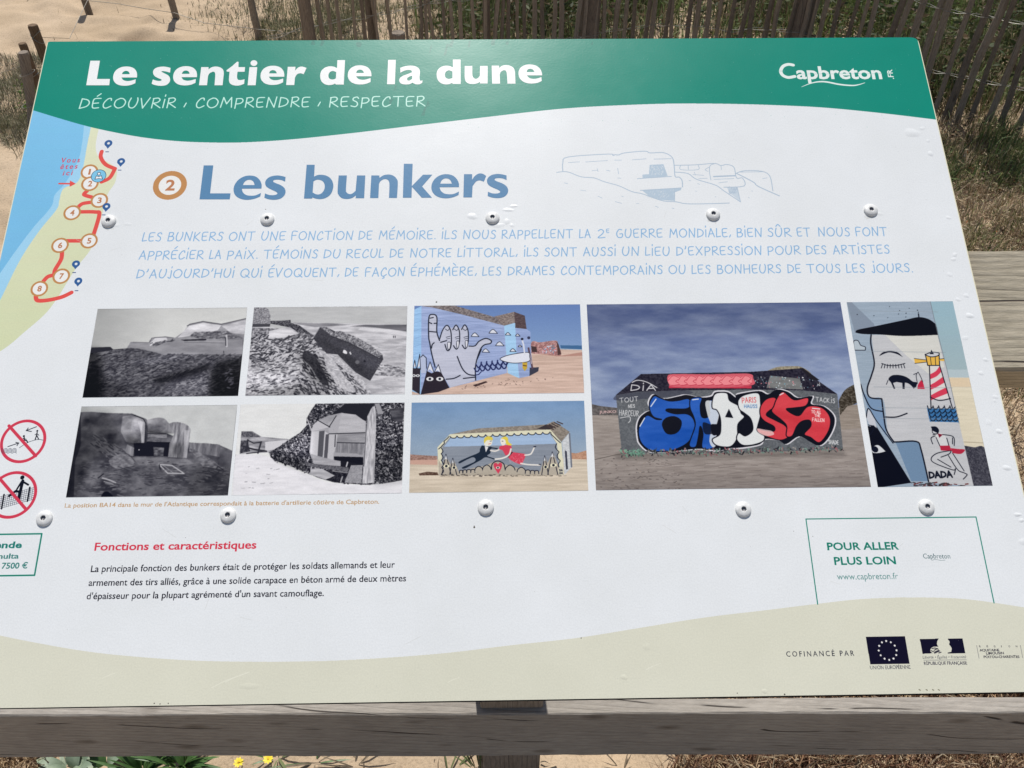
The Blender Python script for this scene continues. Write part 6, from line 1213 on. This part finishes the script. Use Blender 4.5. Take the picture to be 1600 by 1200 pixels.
# thin grass on the pale sand at upper left and centre
parts = []
x, y = clumped(14000, -1.6, .1, 4.4, 7.2, 260, .09, lambda x, y: (x > -1.9 + (y - 4.3) * -.15) & (y > 4.05 + (x + .9) ** 2 * .7)); parts.append(blades(x, y, gh(x, y), .045, .0035, 1.0, [(.24, .22, .14), (.16, .17, .09), (.30, .27, .18), (.2, .19, .13)]))
x, y = clumped(9000, -1.35, -.7, 4.15, 5.0, 26, .07, lambda x, y: x > -1.25); parts.append(blades(x, y, gh(x, y), .05, .003, 1.1, [(.20, .20, .10), (.14, .15, .07), (.28, .24, .15)]))
x, y = clumped(5000, -.9, .6, 3.5, 5.0, 60, .09, behind); parts.append(blades(x, y, gh(x, y), .06, .004, 1.0, [(.20, .19, .10), (.13, .14, .06), (.25, .2, .12)]))
tag(build('sparse_grass', *join(parts), lm), 'thin grey green grass scattered over the pale sand', kind='stuff')
# dry turf beside the leaning posts at the left edge
parts = []
lf = lambda x, y: (y > 3.02 + .25 * np.sin(x * 5)) & (y < 4.15 + .12 * np.sin(x * 9))
x, y = clumped(30000, -3.2, -1.5, 3.0, 4.1, 170, .07, lf); parts.append(blades(x, y, gh(x, y), .045, .0026, 1.6, [(.30, .26, .18), (.22, .19, .13), (.38, .33, .24), (.14, .12, .08), (.17, .18, .10)]))
x, y = clumped(7000, -2.3, -1.6, 3.0, 4.1, 60, .05, lf); parts.append(blades(x, y, gh(x, y), .07, .002, 1.0, [(.2, .18, .10), (.14, .15, .07), (.33, .29, .2)]))
x, y = clumped(900, -2.04, -1.92, 3.42, 3.66, 4, .035); parts.append(leaves(x, y, gh(x, y) + RNG.uniform(.0, .09, len(x)), .010, [(.12, .20, .03), (.16, .25, .05)]))
tag(build('dry_turf', *join(parts), lm), 'patch of thin dry turf around the short posts', kind='stuff')
x = RNG.uniform(-1.35, -.78, 9000); y = RNG.uniform(.5, .78, 9000); k_ = x < -.86 + RNG.normal(0, .02, 9000); x, y = x[k_], y[k_]; v_ = blades(x, y, gh(x, y), .05, .0028, 1.3, [(.40, .28, .16), (.28, .18, .1), (.52, .4, .25), (.18, .11, .07)])
tag(build('straw_litter', *v_, lm), 'brown straw under the left end of the rail', kind='stuff')
# debris: twigs and shell bits on sand
parts = []
x = np.concatenate([RNG.uniform(-3, -.6, 170), RNG.uniform(-.6, .4, 90)]); y = np.concatenate([RNG.uniform(2.4, 6, 170), RNG.uniform(.5, 1.0, 90)]); parts.append(blades(x, y, gh(x, y) + .002, .035, .0035, 2.6, [(.09, .07, .05), (.15, .11, .07), (.06, .05, .04)]))
tag(build('twig_litter', *join(parts), lm), 'dark twigs and bits of bark lying on the sand', kind='stuff')

# plants seen under the front rail
def leaf_strip(base, az, L_, w, bend, up, fold=.2, n=6):
    V = []; F = []; d = Vector((math.cos(az), math.sin(az), 0)); s_ = Vector((-math.sin(az), math.cos(az), 0)); p = Vector(base); th = up
    for i in range(n + 1):
        t = i / n; ww = w * (math.sin(math.pi * (t * .82 + .16)) ** .8) * .5
        V += [p - s_ * ww + Vector((0, 0, fold * ww)), p + Vector((0, 0, 0)), p + s_ * ww + Vector((0, 0, fold * ww))]
        p = p + (d * math.cos(th) + Vector((0, 0, 1)) * math.sin(th)) * (L_ / n); th -= bend / n
    for i in range(n): F += [(i * 3, i * 3 + 1, i * 3 + 4, i * 3 + 3), (i * 3 + 1, i * 3 + 2, i * 3 + 5, i * 3 + 4)]
    return V, F
gm = plain_mat('succulent_green', (.045, .10, .028), (.10, .19, .055), 60, .45, .5); pm = plain_mat('pale_blue_green_leaf', (.16, .22, .15), (.34, .40, .28), 40, .55, .4, bump=.001); ym = plain_mat('yellow_petal', (.75, .55, .02), (.85, .68, .04), 60, .5); stm = plain_mat('green_stem', (.10, .14, .05), (.18, .2, .09), 60, .6); dtm = plain_mat('dry_twig', (.10, .075, .05), (.24, .19, .13), 90, .8)
def clump(name, pts, label, cat, mats, nleaf, L_, w, up, bend, group=None, sub='leaf'):
    x, y = G(pts); e = empty(name, (x, y, float(gh(x, y))), label, cat, group)
    for k in range(nleaf):
        az = random.uniform(0, 6.28); r = random.uniform(0, .02)
        v, f = leaf_strip((r * math.cos(az), r * math.sin(az), 0), az, random.uniform(*L_), random.uniform(*w), random.uniform(*bend), random.uniform(*up)); mesh(sub, v, f, random.choice(mats), parent=e, smooth=True)
    return e
clump('succulent_clump', (225, 1212), 'dense clump of thick dark green leaves under the rail, left one of two touching clumps', 'plant', [gm], 75, (.05, .10), (.005, .009), (.7, 1.4), (.3, .9))
clump('succulent_clump', (292, 1206), 'dense clump of thick dark green leaves under the rail, right one of two touching clumps', 'plant', [gm], 75, (.05, .095), (.005, .009), (.6, 1.4), (.3, .9))
clump('cabbage_plant', (112, 1205), 'pale grey green plant with broad crinkled leaves under the left end of the rail', 'plant', [pm], 22, (.035, .065), (.02, .034), (.3, 1.3), (.6, 1.8))
clump('cabbage_plant', (160, 1196), 'grey green broad leaved plant beside the dark green clumps under the rail', 'plant', [pm, gm], 9, (.04, .06), (.02, .035), (.4, 1.1), (.8, 1.6))
clump('grass_tuft', (700, 1207), 'thin green tuft on bare sand just left of the centre post', 'grass tuft', [stm], 9, (.05, .09), (.003, .004), (.2, .9), (.2, .8), sub='blade')
clump('grass_tuft', (750, 1203), 'yellow brown tuft touching the centre post', 'grass tuft', [dtm, stm], 24, (.04, .08), (.002, .004), (.7, 1.5), (.2, .8), sub='blade')
clump('grass_tuft', (440, 1196), 'narrow leaved green tuft beside the upper yellow flower', 'grass tuft', [gm, stm], 14, (.04, .08), (.003, .005), (.2, 1.0), (.3, 1.0), sub='blade')
clump('grass_tuft', (495, 1200), 'sprawling grey green tuft with long bent blades on the sand', 'grass tuft', [dtm, gm], 12, (.05, .10), (.003, .005), (.1, .8), (.3, 1.0), sub='blade')
clump('twig_sprig', (555, 1202), 'bare dry twig sprig on the sand under the rail', 'twig', [dtm], 12, (.05, .10), (.002, .003), (.1, .9), (.0, .6), sub='twig')
clump('twig_sprig', (975, 1200), 'small dry sprig on the sand right of the centre post', 'twig', [dtm], 8, (.02, .05), (.002, .003), (.1, .9), (.0, .6), sub='twig')
def flower(p, label):
    x, y = G(p, .05); e = empty('yellow_flower', (x, y, 0.0), label, 'flower', 'small yellow flowers under the rail')
    v, f = tube([(-.004, 0, -.06), (.003, .002, .025), (0, 0, .05)], .001, 5); mesh('stem', v, f, stm, parent=e)
    for k in range(9):
        a = k * 2 * math.pi / 9 + random.uniform(-.1, .1); v, f = leaf_strip((0, 0, .05), a, .0100, .0055, .4, .3, n=4); mesh('petal', v, f, ym, parent=e, smooth=True)
    v, f = tube([(0, 0, .0495), (0, 0, .0515), (0, 0, .052)], .0022, 8); mesh('flower_centre', v, f, plain_mat('flower_centre', (.55, .32, .02), (.7, .45, .03), 200), parent=e)
flower((373, 1191.5), 'small yellow flower lower and further left on bare sand'); flower((419, 1186), 'small yellow flower just touching the lower edge of the rail')
print('STAKES', cnt)
